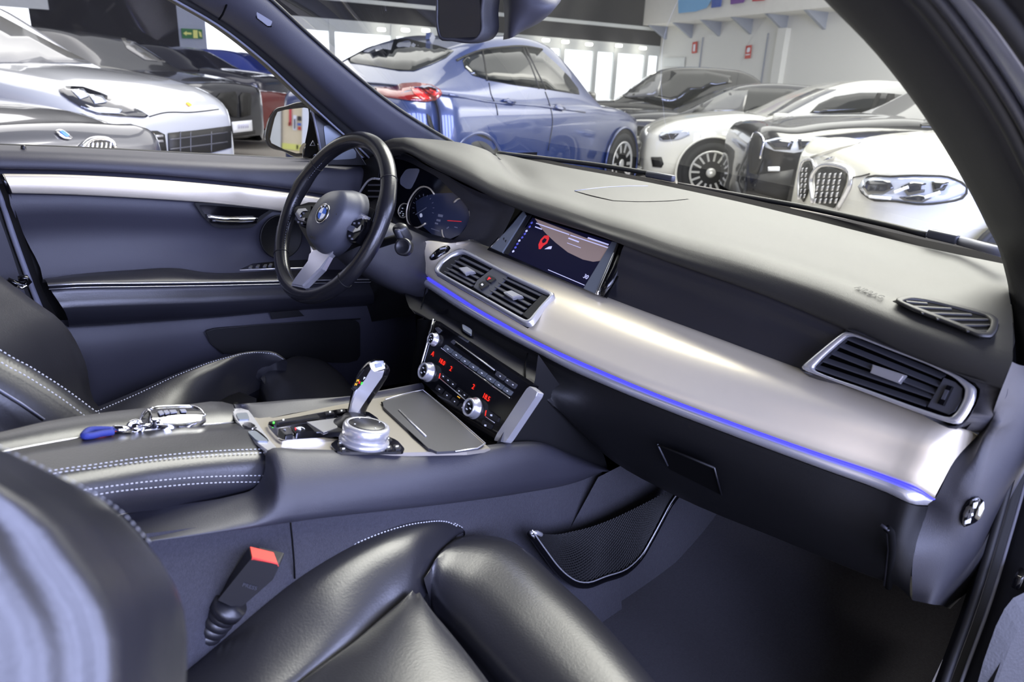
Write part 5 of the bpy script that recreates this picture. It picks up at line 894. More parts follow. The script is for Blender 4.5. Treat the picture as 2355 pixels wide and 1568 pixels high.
px1 = pbk.px(*zI((1690, 880))[0], .001); e1_, e2_ = pbk.px(*zI((1640, 860))[0]), pbk.px(*zI((1740, 890))[0]); text('press_mark', 'PRESS', px1, e2_-e1_, pbk.n.cross(e2_-e1_), .007, 'button', BK)
a_, b_ = pbk.px(*zI((1560, 1000))[0], -.012), pbk.px(*zI((1270, 1360))[0], -.02)
tube('stalk_collar', [lerp(a_, b_, -.02), lerp(a_, b_, .12)], .021, 'dark_button', BK, n=16)
for i in range(7):
    c_ = lerp(a_, b_, .16+.115*i); ax = (b_-a_).normalized(); lathe('boot_ring', c_, ax, [(.014, -.008), (.0185, -.005), (.0195, 0), (.0185, .005), (.014, .008)], 'dark_button', BK, n=20)
# ================================================================ THE HALL AND ITS CARS
from mathutils.bvhtree import BVHTree
GD = V((FW.x, FW.y, 0)).normalized(); GR = V((GD.y, -GD.x, 0))
def gp(u, t, z):                    # ground place of a thing seen in image column u at camera depth t, at height z
    b = (z-CAM.z-t*(FW.z+RT.z*(u-W/2)/F))/(t*UP.z); return CAM+(FW+RT*((u-W/2)/F)+UP*b)*t
mat('hall_floor', (168, 164, 158), .22, var=(1.2, .05)); mat('wall_white', (214, 214, 210), .7, var=(.6, .02)); mat('wall_dark', (34, 34, 40), .7); mat('wall_panel', (150, 156, 170), .6)
mat('sign_white', (226, 224, 218), .6); mat('window_day', (250, 252, 255), .5, emit=((248, 250, 255), 1.5)); mat('window_frame', (205, 208, 206), .5); mat('lamp_glow', (255, 250, 240), .5, emit=((255, 248, 235), 14))
mat('sign_green', (30, 92, 44), .5, emit=((30, 92, 44), .15)); mat('sign_yellow', (214, 214, 120), .5); mat('sign_red', (190, 46, 34), .5); mat('letter_light', (120, 178, 226), .4); mat('letter_blue', (52, 88, 176), .4); mat('letter_purple', (110, 50, 150), .4); mat('letter_red', (196, 44, 66), .4); mat('wall_beige', (214, 200, 170), .7)
def paint(n, c, met=.4, rough=.28): mat(n, c, rough, met, coat=1.0, var=(3, .02))
paint('paint_blue', (36, 52, 100), .35); paint('paint_white', (206, 205, 198), 0, .4); paint('paint_black', (22, 22, 26), .3); paint('paint_graphite', (48, 49, 56), .6); paint('paint_grey', (74, 75, 82), .6); paint('paint_pearl', (168, 171, 178), .25); paint('paint_navy', (26, 28, 48), .5); paint('paint_red', (96, 26, 22), .3); paint('paint_bright_blue', (28, 54, 150), .3)
mat('car_glass', (20, 23, 26), .04, spec=.8); mat('car_glass_pale', (112, 112, 112), .06, spec=.9); mat('glass_bright', (150, 142, 142), .1, spec=.8); mat('tyre', (26, 27, 30), .75, bump=(120, .3)); mat('rim_silver', (190, 190, 188), .35, .35); mat('rim_dark', (60, 62, 66), .35, .8); mat('lamp_clear', (190, 196, 210), .08, .3, coat=1); mat('lamp_dark', (34, 36, 44), .08, coat=1); mat('tail_red', (110, 6, 12), .12, coat=1); mat('tail_bright', (190, 26, 32), .15, coat=1, emit=((200, 30, 34), .12)); mat('grille_black', (9, 9, 11), .6); mat('plate_white', (225, 228, 238), .5); mat('plate_mark', (188, 188, 214), .6); mat('cladding', (30, 30, 34), .6)  # the two paler glasses have reflected brightness put into their colour
def dtube(name, uv, bvh, r, m, parent, off=.004, closed=False, res=None):
    pts = []; q = cr([V((a, b, 0)) for a, b in uv], res or len(uv)*3, closed)
    for p in q:
        d = ray(p.x, p.y).normalized(); h = bvh.ray_cast(CAM, d)
        if h[0] is not None: pts.append(h[0]-d*off)
    if len(pts) > 2: return tube(name, pts, r, m, parent, n=6, closed=closed)
def wheel(root, T, x, y, r, side, spokes, rim, nm='wheel', wide=.24):
    ax = V((0, side, 0)); X = lambda p: T @ V(p)
    def lt(name, prof, m, par): 
        n = 36; rows = [[X((x+math.cos(2*math.pi*i/n)*rr, y+side*h, r+math.sin(2*math.pi*i/n)*rr)) for i in range(n)] for rr, h in prof]; return grid(name, rows, m, par, wrap=True, cap=True)
    wh = lt(nm, [(r*.70, -wide), (r*.97, -wide), (r, -wide+.03), (r, -.03), (r*.96, 0), (r*.74, .004), (r*.72, -.01), (r*.70, -.05)], 'tyre', root)
    lt('rim', [(r*.72, -.012), (r*.725, .005), (r*.67, .005), (r*.65, -.012)], rim, wh); lt('rim_dish', [(r*.66, -.012), (r*.62, -.07), (0, -.07)], 'grille_black', wh)
    for k in range(spokes):
        a = 2*math.pi*k/spokes; ca, sa = math.cos(a), math.sin(a); w0, w1 = r*.05*10/max(10, spokes), r*.05*10/max(10, spokes); P = []
        for rr, hh, ww in ((r*.12, -.015, w0), (r*.68, -.004, w1)):
            for e, dz in ((-1, 0), (1, 0), (1, -.03), (-1, -.03)): P.append(X((x+ca*rr-sa*ww*e, y+side*(hh+dz), r+sa*rr+ca*ww*e)))
        mk('spoke', P, [(0, 1, 5, 4), (1, 2, 6, 5), (2, 3, 7, 6), (3, 0, 4, 7), (0, 3, 2, 1), (4, 5, 6, 7)], rim, wh)
    lt('hub', [(r*.16, -.03), (r*.16, -.006), (r*.1, 0), (0, 0)], rim, wh); return wh
def car(name, label, fw_, rw_, pm, paintm, side, wheels=(1, 0), spokes=10, rim='rim_silver', glass='car_glass', clad=None):
    """fw_: (u, t) of the visible front wheel centre, rw_: heading as (rightwards, away); side: which flank faces us (+1 left, -1 right)."""
    L_, Wd, Ht, wb, r, hood, belt, nose = pm['L'], pm['W']/2, pm['H'], pm['wb'], pm['r'], pm['hood'], pm['belt'], pm.get('nose', .70)
    f = gp(fw_[0], fw_[1], r); hx = (GR*rw_[0]+GD*rw_[1]).normalized(); hy = V((-hx.y, hx.x, 0))
    org = V((f.x, f.y, 0))-hy*side*(Wd-.02)-hx*(wb/2)
    T = Matrix((hx, hy, V((0, 0, 1)))).transposed().to_4x4(); T.translation = org
    root = thing(name, label, 'car', org, 'cars parked in the hall'); root.rotation_euler = (0, 0, 0)
    fo, ro_ = pm.get('fo', .86), L_-wb-pm.get('fo', .86); xf, xr = wb/2+fo, -wb/2-ro_
    cow = wb/2-pm.get('cowl', .42); deck = pm.get('deck', -wb/2-.35)       # greenhouse base, front and rear
    dz = pm.get('deckz', belt+.05); zc = pm.get('clear', .22); tailz = pm.get('tailz', .80)
    st = [(xr, .70, tailz-.18, .40), (xr+.03, .80, tailz, .32), (xr+.12, .90, dz-.05, .26), (xr+.35, .965, dz, zc), (deck, .985, dz, zc), (-wb/2+.5, 1, belt+.02, zc), (0, 1, belt, zc), (wb/2-.75, 1, belt-.01, zc), (cow, .99, hood+.015, zc), (wb/2, .985, hood-.01, zc), (wb/2+.35*fo, .965, hood-.05, zc), (wb/2+.62*fo, .92, hood-.10, zc+.01), (xf-.10*fo, .80, nose+.06, .25), (xf-.03*fo, .72, nose, .28), (xf, .62, nose-.10, .34)]
    rows = []
    for x, wf, zt, zl in st:
        w_ = Wd*wf; zs = min(zt-.05, belt-.06); s = []
        half = [(w_*.90, zl), (w_*.985, zl+.10), (w_, zl+.25 if zl+.25 < zs-.12 else (zl+zs)/2), (w_*.985, zs-.10 if zs-.10 > zl+.28 else zs-.03), (w_*.955, zs), (w_*.88, zt-.015), (w_*.62, zt+.005), (w_*.3, zt+.022), (0, zt+.026)]
        rows.append([(x, y, z) for y, z in half]+[(x, -y, z) for y, z in half[-2::-1]])
    R1 = [cri([V(p) for p in r_], 2) for r_ in rows]; R1 = [list(c) for c in zip(*[cri(list(c), 4) for c in zip(*R1)])]
    body = grid('body', [[T @ p for p in r_] for r_ in R1], paintm, root, cap=True)
    # greenhouse
    g = pm['roof']; gr_ = []
    for fx, fz, fw2 in g:              # x along from cowl (0) to deck (1), height fraction, width of roof edge
        x = cow+(deck-cow)*fx; zb = hood-.02+(belt-hood+.02)*min(1, fx*4) if fx < .25 else belt+(dz-belt)*max(0, (fx-.6)/.4); zr = zb+(Ht-zb)*fz; wbl = Wd*.93; we = Wd*fw2
        half = [(wbl, zb-.04), (wbl*.995, zb), (lerp(wbl, we, .5)+.012, zb+(zr-.05-zb)*.55 if fz > .1 else zb+.004), (we, zr-.055*min(1, fz*2)), (we*.93, zr-.015), (we*.6, zr), (0, zr+.012)]
        gr_.append([V((x, y, z)) for y, z in half]+[V((x, -y, z)) for y, z in half[-2::-1]])
    G1 = [cri(r_, 2) for r_ in gr_]; G1 = [list(c) for c in zip(*[cri(list(c), 4) for c in zip(*G1)])]
    cab = grid('roof', [[T @ p for p in r_] for r_ in G1], paintm, root)
    V_, F_ = [], []
    for o in (body, cab):
        k0 = len(V_); V_ += [v.co.copy() for v in o.data.vertices]; F_ += [tuple(k0+i for i in p.vertices) for p in o.data.polygons]
    bvh = BVHTree.FromPolygons(V_, F_)
    for which in ('f', 'r'):
        for sd_ in (side,)+((-side,) if pm.get('both') else ()):
            x = wb/2 if which == 'f' else -wb/2; yy_ = sd_*(Wd+.004)
            n = 30; ar_ = [T @ V((x+math.cos(math.pi*1.3*i/n-math.pi*.15)*(r+.055), yy_+sd_*.012, r+math.sin(math.pi*1.3*i/n-math.pi*.15)*(r+.055))) for i in range(n+1)]
            c_ = T @ V((x, yy_+sd_*.010, r)); mk('wheel_arch', [p-hy*sd_*.004 for p in ar_]+[p-hy*sd_*.10 for p in ar_], [tuple(range(n+1))], 'grille_black', root)
            tube('arch_lip', ar_, .022 if clad else .014, clad or paintm, root, n=8)
            wheel(root, T, x, yy_+sd_*.018, r, sd_, spokes, rim)
    return root, bvh, T
SUV = dict(L=4.9, W=1.96, H=1.66, wb=2.95, r=.375, hood=1.04, belt=1.08, nose=.86, roof=[(0, .02, .88), (.10, .30, .82), (.20, .62, .77), (.30, .88, .73), (.42, .98, .72), (.55, 1, .72), (.70, .985, .71), (.82, .93, .70), (.92, .70, .74), (1, .05, .86)])
CPE = dict(SUV, H=1.62, belt=1.09, deck=-1.95, deckz=1.16, tailz=1.06, roof=[(0, .02, .88), (.10, .34, .82), (.20, .68, .76), (.30, .92, .72), (.42, 1, .70), (.52, .985, .69), (.64, .90, .68), (.76, .72, .68), (.88, .42, .72), (1, .03, .84)])
SED = dict(L=4.95, W=1.88, H=1.40, wb=2.98, r=.345, hood=.94, belt=.95, nose=.72, deck=-1.75, deckz=1.0, tailz=.92, cowl=.52, roof=[(0, .02, .9), (.10, .26, .84), (.2, .55, .78), (.3, .8, .74), (.42, .97, .71), (.55, 1, .70), (.68, .95, .69), (.8, .78, .70), (.9, .48, .76), (1, .03, .86)])
# ---- blue coupe SUV seen from behind
R_, B_, T_ = car('blue_coupe_suv', 'metallic blue coupe SUV seen from the rear quarter through the windscreen', (1424, 8.9), (.552, .834), dict(CPE, H=1.68, L=4.55, W=1.9), 'paint_blue', -1, spokes=10)
def dz_(items, bvh, root):
    for nm, pts, m_, off in items: decal(nm, pts, bvh, m_, root, off)
dz_([('side_window', zB((1070, 410), (1110, 372), (1200, 345), (1330, 330), (1500, 322), (1600, 340), (1700, 430), (1790, 520), (1850, 600), (1860, 640), (1640, 605), (1450, 580), (1260, 548), (1140, 510), (1085, 460)), 'car_glass', .006),
     ('rear_window', zB((290, 400), (420, 330), (560, 275), (700, 265), (800, 290), (900, 310), (1010, 345), (960, 390), (850, 440), (740, 480), (640, 478), (480, 450), (310, 425)), 'car_glass', .006),
     ('tail_light', zB((470, 590), (600, 595), (660, 568), (760, 562), (860, 575), (920, 610), (930, 640), (890, 680), (820, 690), (700, 680), (560, 660), (490, 630)), 'tail_red', .01),
     ('rear_vent', zB((828, 770), (850, 790), (880, 880), (860, 880), (835, 830)), 'grille_black', .006)], B_, R_)
dz_([('tail_light_bar', zB((720, 590), (770, 600), (820, 650), (850, 672), (800, 680), (740, 640)), 'tail_bright', .018), ('tail_light_glow', zB((800, 600), (880, 610), (915, 640), (870, 655), (830, 625)), 'tail_bright', .018), ('door_handle', zB((1340, 680), (1370, 665), (1425, 690), (1420, 712), (1370, 705)), 'paint_blue', .03), ('door_handle', zB((1690, 720), (1720, 705), (1760, 735), (1760, 752), (1700, 740)), 'paint_blue', .03)], B_, R_)
for pts in (((1205, 345), (1220, 440), (1235, 545)), ((1480, 325), (1540, 470), (1590, 600)), ((1500, 322), (1565, 470), (1635, 605))): dtube('window_pillar', zB(*pts), B_, .012, 'grille_black', R_)
dtube('window_trim', zB((1030, 410), (1070, 390), (1160, 352), (1330, 322), (1500, 315), (1610, 335)), B_, .012, 'grille_black', R_)
for pts in (((1250, 560), (1265, 640), (1300, 720), (1310, 780)), ((1630, 620), (1665, 720), (1680, 800), (1660, 960), (1650, 1020))): dtube('door_joint', zB(*pts), B_, .005, 'grille_black', R_)
dtube('shoulder_line', zB((980, 640), (1250, 690), (1600, 720), (1900, 760)), B_, .010, 'paint_blue', R_)
fin = [gp(983, 7.0, 1.60), gp(985, 7.0, 1.66), gp(990, 7.1, 1.67), gp(1003, 7.2, 1.60)]; mk('antenna_fin', [p+GR*.02 for p in fin]+[p-GR*.02 for p in fin], [(0, 1, 2, 3), (7, 6, 5, 4), (0, 4, 5, 1), (1, 5, 6, 2), (2, 6, 7, 3)], 'paint_blue', R_)
mr_ = gp(1350, 9.0, 1.13); rbox('door_mirror', mr_, (.16, .2, .14), 'paint_black', R_, r=.04)
# ---- row of cars facing left beyond the windscreen
R1_, B1_, T1_ = car('black_suv', 'black SUV with sloping roof at the back of the far row', (1350, 13.6), (-1, .08), dict(SUV, H=1.71), 'paint_black', 1, spokes=10)
dz_([('side_window', zC((30, 540), (90, 480), (180, 425), (260, 405), (540, 400), (690, 430), (700, 470), (590, 490), (520, 530), (440, 600), (380, 620), (120, 560)), 'car_glass', .008), ('side_window', zC((75, 540), (130, 480), (200, 430), (305, 420), (280, 545), (110, 552)), 'car_glass_pale', .014)], B1_, R1_)
R2a, B2a, T2a = car('graphite_estate', 'graphite estate car parked between the black SUV and the white fastback', (1465, 11.1), (-1, .08), dict(SED, H=1.43, deck=-2.2, roof=[(0, .02, .9), (.10, .3, .84), (.2, .6, .78), (.3, .88, .74), (.42, 1, .71), (.6, 1, .70), (.8, .95, .69), (.92, .8, .70), (.97, .5, .76), (1, .03, .86)]), 'paint_graphite', 1, spokes=12)
dz_([('side_window', zC((470, 640), (540, 580), (650, 515), (780, 498), (1010, 505), (1120, 520), (1040, 580), (900, 645)), 'car_glass', .008), ('side_window', zC((520, 640), (600, 560), (680, 520), (790, 512), (760, 645)), 'car_glass_pale', .012)], B2a, R2a)
R3_, B3_, T3_ = car('white_fastback', 'white fastback saloon with multi spoke wheels facing the aisle', (1634, 8.6), (-1, .08), dict(SED, H=1.47, hood=1.0, belt=.98, r=.355, fo=.78), 'paint_white', 1, spokes=15)
dz_([('side_window', zC((1140, 640), (1190, 590), (1280, 550), (1420, 528), (1560, 528), (1680, 540), (1760, 590), (1790, 650), (1500, 635), (1200, 645)), 'car_glass', .008), ('windscreen', zC((900, 655), (960, 620), (1060, 555), (1180, 505), (1290, 508), (1200, 545), (1060, 620), (990, 655)), 'car_glass_pale', .008),
     ('headlight', zC((285, 770), (300, 750), (420, 735), (455, 745), (460, 765), (400, 790), (330, 800), (290, 795)), 'lamp_clear', .012), ('bumper_vent', zC((240, 890), (300, 890), (312, 930), (300, 950), (250, 945)), 'grille_black', .008)], B3_, R3_)
dz_([('headlight_lens', zC((290, 775), (330, 757), (400, 757), (370, 790), (310, 795)), 'lamp_dark', .02), ('window_pillar', zC((1480, 630), (1520, 530), (1545, 530), (1510, 632)), 'grille_black', .016), ('window_pillar', zC((1560, 630), (1580, 532), (1620, 534), (1620, 638)), 'grille_black', .016), ('window_view', zC((1640, 635), (1640, 560), (1690, 550), (1750, 590)), 'car_glass_pale', .016)], B3_, R3_)
rbox('door_mirror', T3_ @ V((.78, 1.0, 1.0)), (.16, .2, .13), 'paint_white', R3_, r=.04)
R4_, B4_, T4_ = car('black_estate_suv', 'glossy black SUV nosing out between two white cars', (1965, 6.15), (-1, .08), dict(SUV, H=1.6, hood=1.08, belt=1.08, nose=.9), 'paint_black', 1, spokes=10)
dz_([('headlight', zC((885, 800), (950, 782), (1080, 775), (1220, 780), (1245, 805), (1150, 850), (1050, 868), (940, 855), (890, 835)), 'lamp_clear', .012), ('grille', zC((805, 800), (830, 745), (870, 765), (875, 900), (840, 990), (800, 980), (795, 880)), 'grille_black', .012), ('sensor', zC((905, 945), (970, 945), (970, 970), (905, 970)), 'plate_white', .012), ('lower_grille', zC((790, 1000), (1050, 960), (1010, 1140), (790, 1080)), 'cladding', .008)], B4_, R4_)
dz_([('headlight_lens', zC((895, 805), (970, 790), (1050, 800), (1030, 850), (940, 850)), 'lamp_dark', .02), ('headlight_lens', zC((1070, 790), (1190, 790), (1140, 835), (1080, 850)), 'lamp_dark', .02)], B4_, R4_)
dtube('grille_frame', zC((805, 800), (830, 748), (868, 770), (860, 900)), B4_, .010, 'chrome', R4_, .02)
R5_, B5_, T5_ = car('white_suv', 'white SUV with twin mesh grilles nearest beyond the windscreen', (2400, 3.55), (-1, .08), dict(SUV, H=1.6, hood=1.05, belt=1.05, nose=.9, fo=.82), 'paint_white', 1, spokes=10, clad='cladding')
gl1 = zC((1175, 1150), (1178, 985), (1210, 950), (1300, 955), (1350, 985), (1350, 1030), (1310, 1130), (1280, 1180)); gl2 = zC((1085, 1110), (1090, 980), (1115, 920), (1150, 915), (1160, 960), (1130, 1100), (1110, 1145))
dz_([('grille', gl1, 'grille_black', .012), ('grille', gl2, 'grille_black', .012), ('headlight', zC((1420, 1060), (1460, 1010), (1600, 1000), (1790, 995), (1960, 1015), (2035, 1070), (2030, 1095), (1880, 1150), (1780, 1158), (1620, 1140), (1480, 1125)), 'lamp_clear', .012)], B5_, R5_)
dz_([('headlight_lens', zC((1450, 1060), (1480, 1025), (1600, 1025), (1620, 1070), (1560, 1105), (1480, 1105)), 'lamp_dark', .02), ('headlight_lens', zC((1660, 1060), (1720, 1030), (1800, 1040), (1790, 1090), (1700, 1110)), 'lamp_dark', .02), ('headlight_lens', zC((1830, 1030), (1930, 1035), (1900, 1080), (1840, 1090)), 'car_glass', .02), ('headlight_lens', zC((1650, 1120), (1760, 1105), (1840, 1120), (1780, 1148), (1680, 1140)), 'lamp_dark', .02)], B5_, R5_)
for a, b in (((1480, 1115), (1600, 1125)), ((1620, 1090), (1700, 1060)), ((1790, 1120), (1880, 1090))): dtube('headlight_bar', zC(a, ((a[0]+b[0])/2, (a[1]+b[1])/2), b), B5_, .008, 'white_mark', R5_, .03)
dz_([('badge', zC((1222, 912), (1250, 897), (1285, 888), (1275, 898), (1250, 908)), 'chrome', .012)], B5_, R5_)
dtube('hood_joint', zC((1385, 1005), (1420, 1000), (1480, 985)), B5_, .004, 'grille_black', R5_, .003)
dtube('hood_crease', zC((1150, 890), (1350, 830), (1600, 790), (1800, 770)), B5_, .012, 'paint_white', R5_, .0)
dtube('headlight_edge', zC((1420, 1060), (1460, 1010), (1600, 1000), (1790, 995), (1960, 1015), (2035, 1070), (2030, 1095), (1880, 1150), (1780, 1158), (1620, 1140), (1480, 1125)), B5_, .006, 'grille_black', R5_, .014, closed=True)
dtube('grille_frame', zC((1160, 1150), (1160, 985), (1195, 945), (1300, 940), (1370, 975), (1375, 1020), (1330, 1130), (1300, 1180)), B5_, .016, 'satin_chrome', R5_, .016); dtube('grille_frame', zC((1080, 1130), (1085, 980), (1110, 912), (1150, 905), (1172, 955)), B5_, .012, 'satin_chrome', R5_, .016)
for i in range(5):
    for j in range(5):
        c0, c1 = 1200+30*i-6*j, 985+36*j; decal('grille_stud', zC((c0, c1), (c0+12, c1-4), (c0+4, c1+24), (c0-8, c1+26)), B5_, 'satin_chrome', R5_, .02, .004, 0)
for j in range(6):
    for i in range(2): c0, c1 = 1105+22*i-2*j, 955+30*j; decal('grille_stud', zC((c0, c1), (c0+8, c1-4), (c0+2, c1+18), (c0-6, c1+20)), B5_, 'satin_chrome', R5_, .02, .004, 0)
# ---- cars beside the driver window, facing right
R6_, B6_, T6_ = car('pearl_suv', 'pearl silver SUV with round edged headlight seen through the driver window', (-52, 4.86), (.975, -.22), dict(SUV, H=1.72, nose=.90, hood=1.17, belt=1.15, W=1.98), 'paint_pearl', -1, spokes=10)
dz_([('headlight', zA((395, 605), (440, 590), (560, 595), (680, 635), (820, 695), (960, 760), (1000, 785), (980, 798), (820, 790), (660, 775), (560, 735), (470, 680), (410, 635)), 'lamp_dark', .014), ('lower_grille', zA((1135, 900), (1330, 880), (1560, 850), (1560, 1000), (1420, 1035), (1140, 1035)), 'grille_black', .014), ('side_intake', zA((800, 880), (1060, 885), (1110, 910), (1125, 1030), (780, 1025)), 'grille_black', .012),
     ('windscreen', zA((-150, 60), (0, 110), (150, 190), (400, 320), (620, 430), (300, 425), (-150, 425)), 'car_glass_pale', .008)], B6_, R6_)
dz_([('headlight_lens', zA((480, 620), (560, 610), (600, 660), (540, 680)), 'lamp_clear', .024), ('headlight_lens', zA((600, 650), (690, 660), (720, 700), (640, 710)), 'lamp_clear', .024), ('headlight_lens', zA((570, 740), (700, 735), (820, 750), (800, 775), (660, 768)), 'lamp_clear', .024), ('badge', zA((1255, 700), (1270, 695), (1295, 715), (1280, 722)), 'amber_mark', .012)], B6_, R6_)
for y_ in (925, 960): dtube('intake_bar', zA((800, y_), (950, y_), (1100, y_-5)), B6_, .010, 'satin_chrome', R6_, .02)
for y_ in (945, 1010): dtube('grille_bar', zA((1150, y_), (1350, y_-25), (1540, y_-50)), B6_, .006, 'button', R6_, .02)
for x_ in (1220, 1290, 1430): dtube('grille_bar', zA((x_, 890), (x_, 960), (x_, 1030)), B6_, .006, 'button', R6_, .02)
dtube('hood_joint', zA((1010, 790), (1100, 765), (1300, 760), (1480, 740)), B6_, .005, 'grille_black', R6_, .003)
R7_, B7_, T7_ = car('grey_saloon', 'grey saloon whose bonnet shows just over the driver door', (-651, 2.87), (.975, -.22), dict(SED, hood=.99, belt=1.0, H=1.44, nose=.84), 'paint_grey', -1, spokes=10)
dz_([('grille', zA((560, 990), (600, 955), (680, 942), (750, 960), (775, 1000), (775, 1060), (560, 1060)), 'grille_black', .014)], B7_, R7_)
for i in range(6): dtube('grille_bar', zA((600+30*i, 965), (595+30*i, 1000), (590+30*i, 1050)), B7_, .006, 'chrome', R7_, .02)
dtube('grille_frame', zA((555, 1000), (600, 952), (680, 937), (755, 955), (780, 1000)), B7_, .012, 'chrome', R7_, .02); dz_([('badge', rnd(zA((365, 890), (410, 880), (490, 935), (470, 948), (420, 940)), .3), 'chrome', .012), ('badge_centre', rnd(zA((395, 898), (420, 893), (465, 928), (440, 936)), .3), 'blue_mark', .018)], B7_, R7_)
R8_, B8_, T8_ = car('dark_grey_suv', 'dark grey SUV with tall black twin grilles and white number plate', (322, 9.85), (.975, -.22), dict(SUV, H=1.7, nose=.98, hood=1.16, W=2.0), 'paint_graphite', -1, spokes=10)
dz_([('grille', zA((1460, 665), (1490, 630), (1590, 620), (1605, 660), (1600, 790), (1570, 790)), 'grille_black', .014), ('grille', zA((1620, 650), (1640, 625), (1690, 630), (1700, 660), (1695, 780), (1630, 795)), 'grille_black', .014), ('number_plate', zA((1565, 825), (1700, 812), (1705, 885), (1575, 900)), 'plate_white', .02), ('lower_grille', zA((1565, 905), (1725, 880), (1725, 950), (1565, 960)), 'grille_black', .012),
     ('windscreen', zA((820, 260), (900, 255), (1000, 280), (1170, 400), (1190, 430), (980, 405), (860, 330)), 'car_glass_pale', .008)], B8_, R8_)
dtube('pillar_reflection', zA((650, 175), (780, 185), (900, 210), (1000, 240), (1100, 330), (1180, 420)), B8_, .03, 'paint_white', R8_, .02)  # white tube paints the light reflected along the dark pillar
Rw_, Bw_, Tw_ = car('white_large_suv', 'white SUV standing back between the pearl silver and dark grey SUVs', (28, 7.5), (.975, -.22), dict(SUV, H=1.76, hood=1.2, belt=1.18, nose=.95), 'paint_white', -1)
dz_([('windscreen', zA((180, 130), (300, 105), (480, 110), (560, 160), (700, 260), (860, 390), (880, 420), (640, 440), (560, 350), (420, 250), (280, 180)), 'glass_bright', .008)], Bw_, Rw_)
h_ = B8_.ray_cast(CAM, ray(*zA((1635, 856))[0]).normalized())
for i in range(5): decal('plate_lettering', zA((1605+15*i, 842-i), (1613+15*i, 841-i), (1613+15*i, 868-i), (1605+15*i, 869-i)), B8_, 'plate_mark', R8_, .05, .002, 0)
car('navy_suv', 'dark navy car parked beyond the dark grey SUV', (504, 14.75), (.975, -.22), dict(SUV, hood=1.28, belt=1.26, H=1.72, nose=1.1), 'paint_navy', -1)
car('red_car', 'dark red car partly hidden behind the driver mirror', (463, 12.25), (.975, -.22), dict(SED, hood=.99, H=1.2, nose=.85), 'paint_red', -1)
car('blue_van', 'bright blue tall car far off under the exit sign', (640, 17.4), (.975, -.22), dict(SUV, H=1.76, hood=1.3, belt=1.3), 'paint_bright_blue', -1)
# ---- walls, floor, signs, lamps
def wallq(name, a, b, z0, z1, m, th=.1, parent=None, off=0):
    a, b = V((a.x, a.y, 0)), V((b.x, b.y, 0)); t = (b-a).normalized(); n = V((-t.y, t.x, 0))
    if n.dot(CAM-a) < 0: n = -n
    P = [p+n*(off+o)+V((0, 0, z)) for o in (0, -th) for p, z in ((a, z0), (b, z0), (b, z1), (a, z1))]
    return mk(name, P, [(0, 1, 2, 3), (7, 6, 5, 4), (0, 4, 5, 1), (1, 5, 6, 2), (2, 6, 7, 3), (3, 7, 4, 0)], m, parent)
HF_ = thing('floor_hall', None, None, (0, 0, 0), kind='structure'); HF_.name = 'floor'
nx = 12
mk('hall_floor', [V((x, y, 0)) for x in (-30, 40) for y in (-30, 40)], [(0, 2, 3, 1)], 'hall_floor', HF_)
PC = gp(1517, 28, 2.7); PA = gp(734, 22.5, 2.7); PB = gp(1910, 20.8, 2.7)
WF = thing('wall_far', None, None, V((PC.x, PC.y, 0)), kind='structure')
t_far = (V((PA.x-PC.x, PA.y-PC.y, 0))).normalized(); P9 = V((PC.x, PC.y, 0))+t_far*22
def wf(s): return V((PC.x, PC.y, 0))+t_far*s
wallq('fascia', wf(0), wf(22), 2.98, 8, 'wall_dark', parent=WF); wallq('fascia_line', wf(0), wf(22), 3.5, 3.62, 'window_frame', .1, WF, .03)
wallq('wall_base', wf(0), wf(22), 0, .4, 'wall_panel', parent=WF); wallq('transom', wf(0), wf(22), 2.62, 2.98, 'window_frame', .1, WF, .0)
ss = [0, .6, 2.0, 2.9, 4.3, 6.2, 8.4, 10.6, 12.6, 14.4, 16.4, 18.6, 22]
for i, (a, b) in enumerate(zip(ss, ss[1:])):
    wallq('window_pane', wf(a), wf(b), .4, 2.66, 'window_day', .03, WF, -.15); wallq('mullion', wf(b-.09), wf(b+.09), 0, 2.95, 'window_frame', .12, WF, .03)
for i, (s, z) in enumerate([(.8, 2.5), (1.9, 2.52), (3.2, 2.48), (4.2, 2.5), (5.0, 2.5), (9.5, 2.5), (10.2, 2.46), (11.0, 2.42)]):
    p = wf(s)+(CAM-wf(s)).normalized()*.4; p.z = z+.32
    lmp = tag(lathe('ceiling_lamp', p, (0, 0, -1), [(.12, -.06), (.13, 0), (.11, .02), (0, .03)], 'lamp_glow', None, n=16), 'round downlight over the far windows, %s from the corner by the white wall' % ('first second third fourth fifth sixth seventh eighth'.split()[i]), 'lamp', 'downlights over the far windows')
WR = thing('wall_right', None, None, V((PC.x, PC.y, 0)), kind='structure'); t_r = V((PB.x-PC.x, PB.y-PC.y, 0)).normalized()
def wr(s): return V((PC.x, PC.y, 0))+t_r*s
wallq('wall_panel', wr(0), wr(30), 0, 3.66, 'wall_white', parent=WR); wallq('sign_fascia', wr(0), wr(30), 3.66, 8, 'sign_white', 1.0, WR, .9)
for i in range(9):
    a = wr(.3+1.55*i); n_ = V((-t_r.y, t_r.x, 0)); n_ = n_ if n_.dot(CAM-a) > 0 else -n_
    P = [a+V((0, 0, 3.66)), a+n_*.85+V((0, 0, 3.66)), a+V((0, 0, 3.2))]; mk('bracket', [p+t_r*.06 for p in P]+[p-t_r*.06 for p in P], [(0, 1, 2), (5, 4, 3), (0, 3, 4, 1), (1, 4, 5, 2), (2, 5, 3, 0)], 'wall_panel', WR)
wallq('pillar', wr(6.4), wr(6.75), 0, 3.3, 'wall_white', .2, WR, .2); wallq('cable', wr(2.55), wr(2.58), 0, 3.2, 'wall_panel', .03, WR, .04); wallq('cable', wr(5.8), wr(5.83), 0, 3.2, 'wall_panel', .03, WR, .04)
nr = V((-t_r.y, t_r.x, 0)); nr = nr if nr.dot(CAM-wr(5)) > 0 else -nr
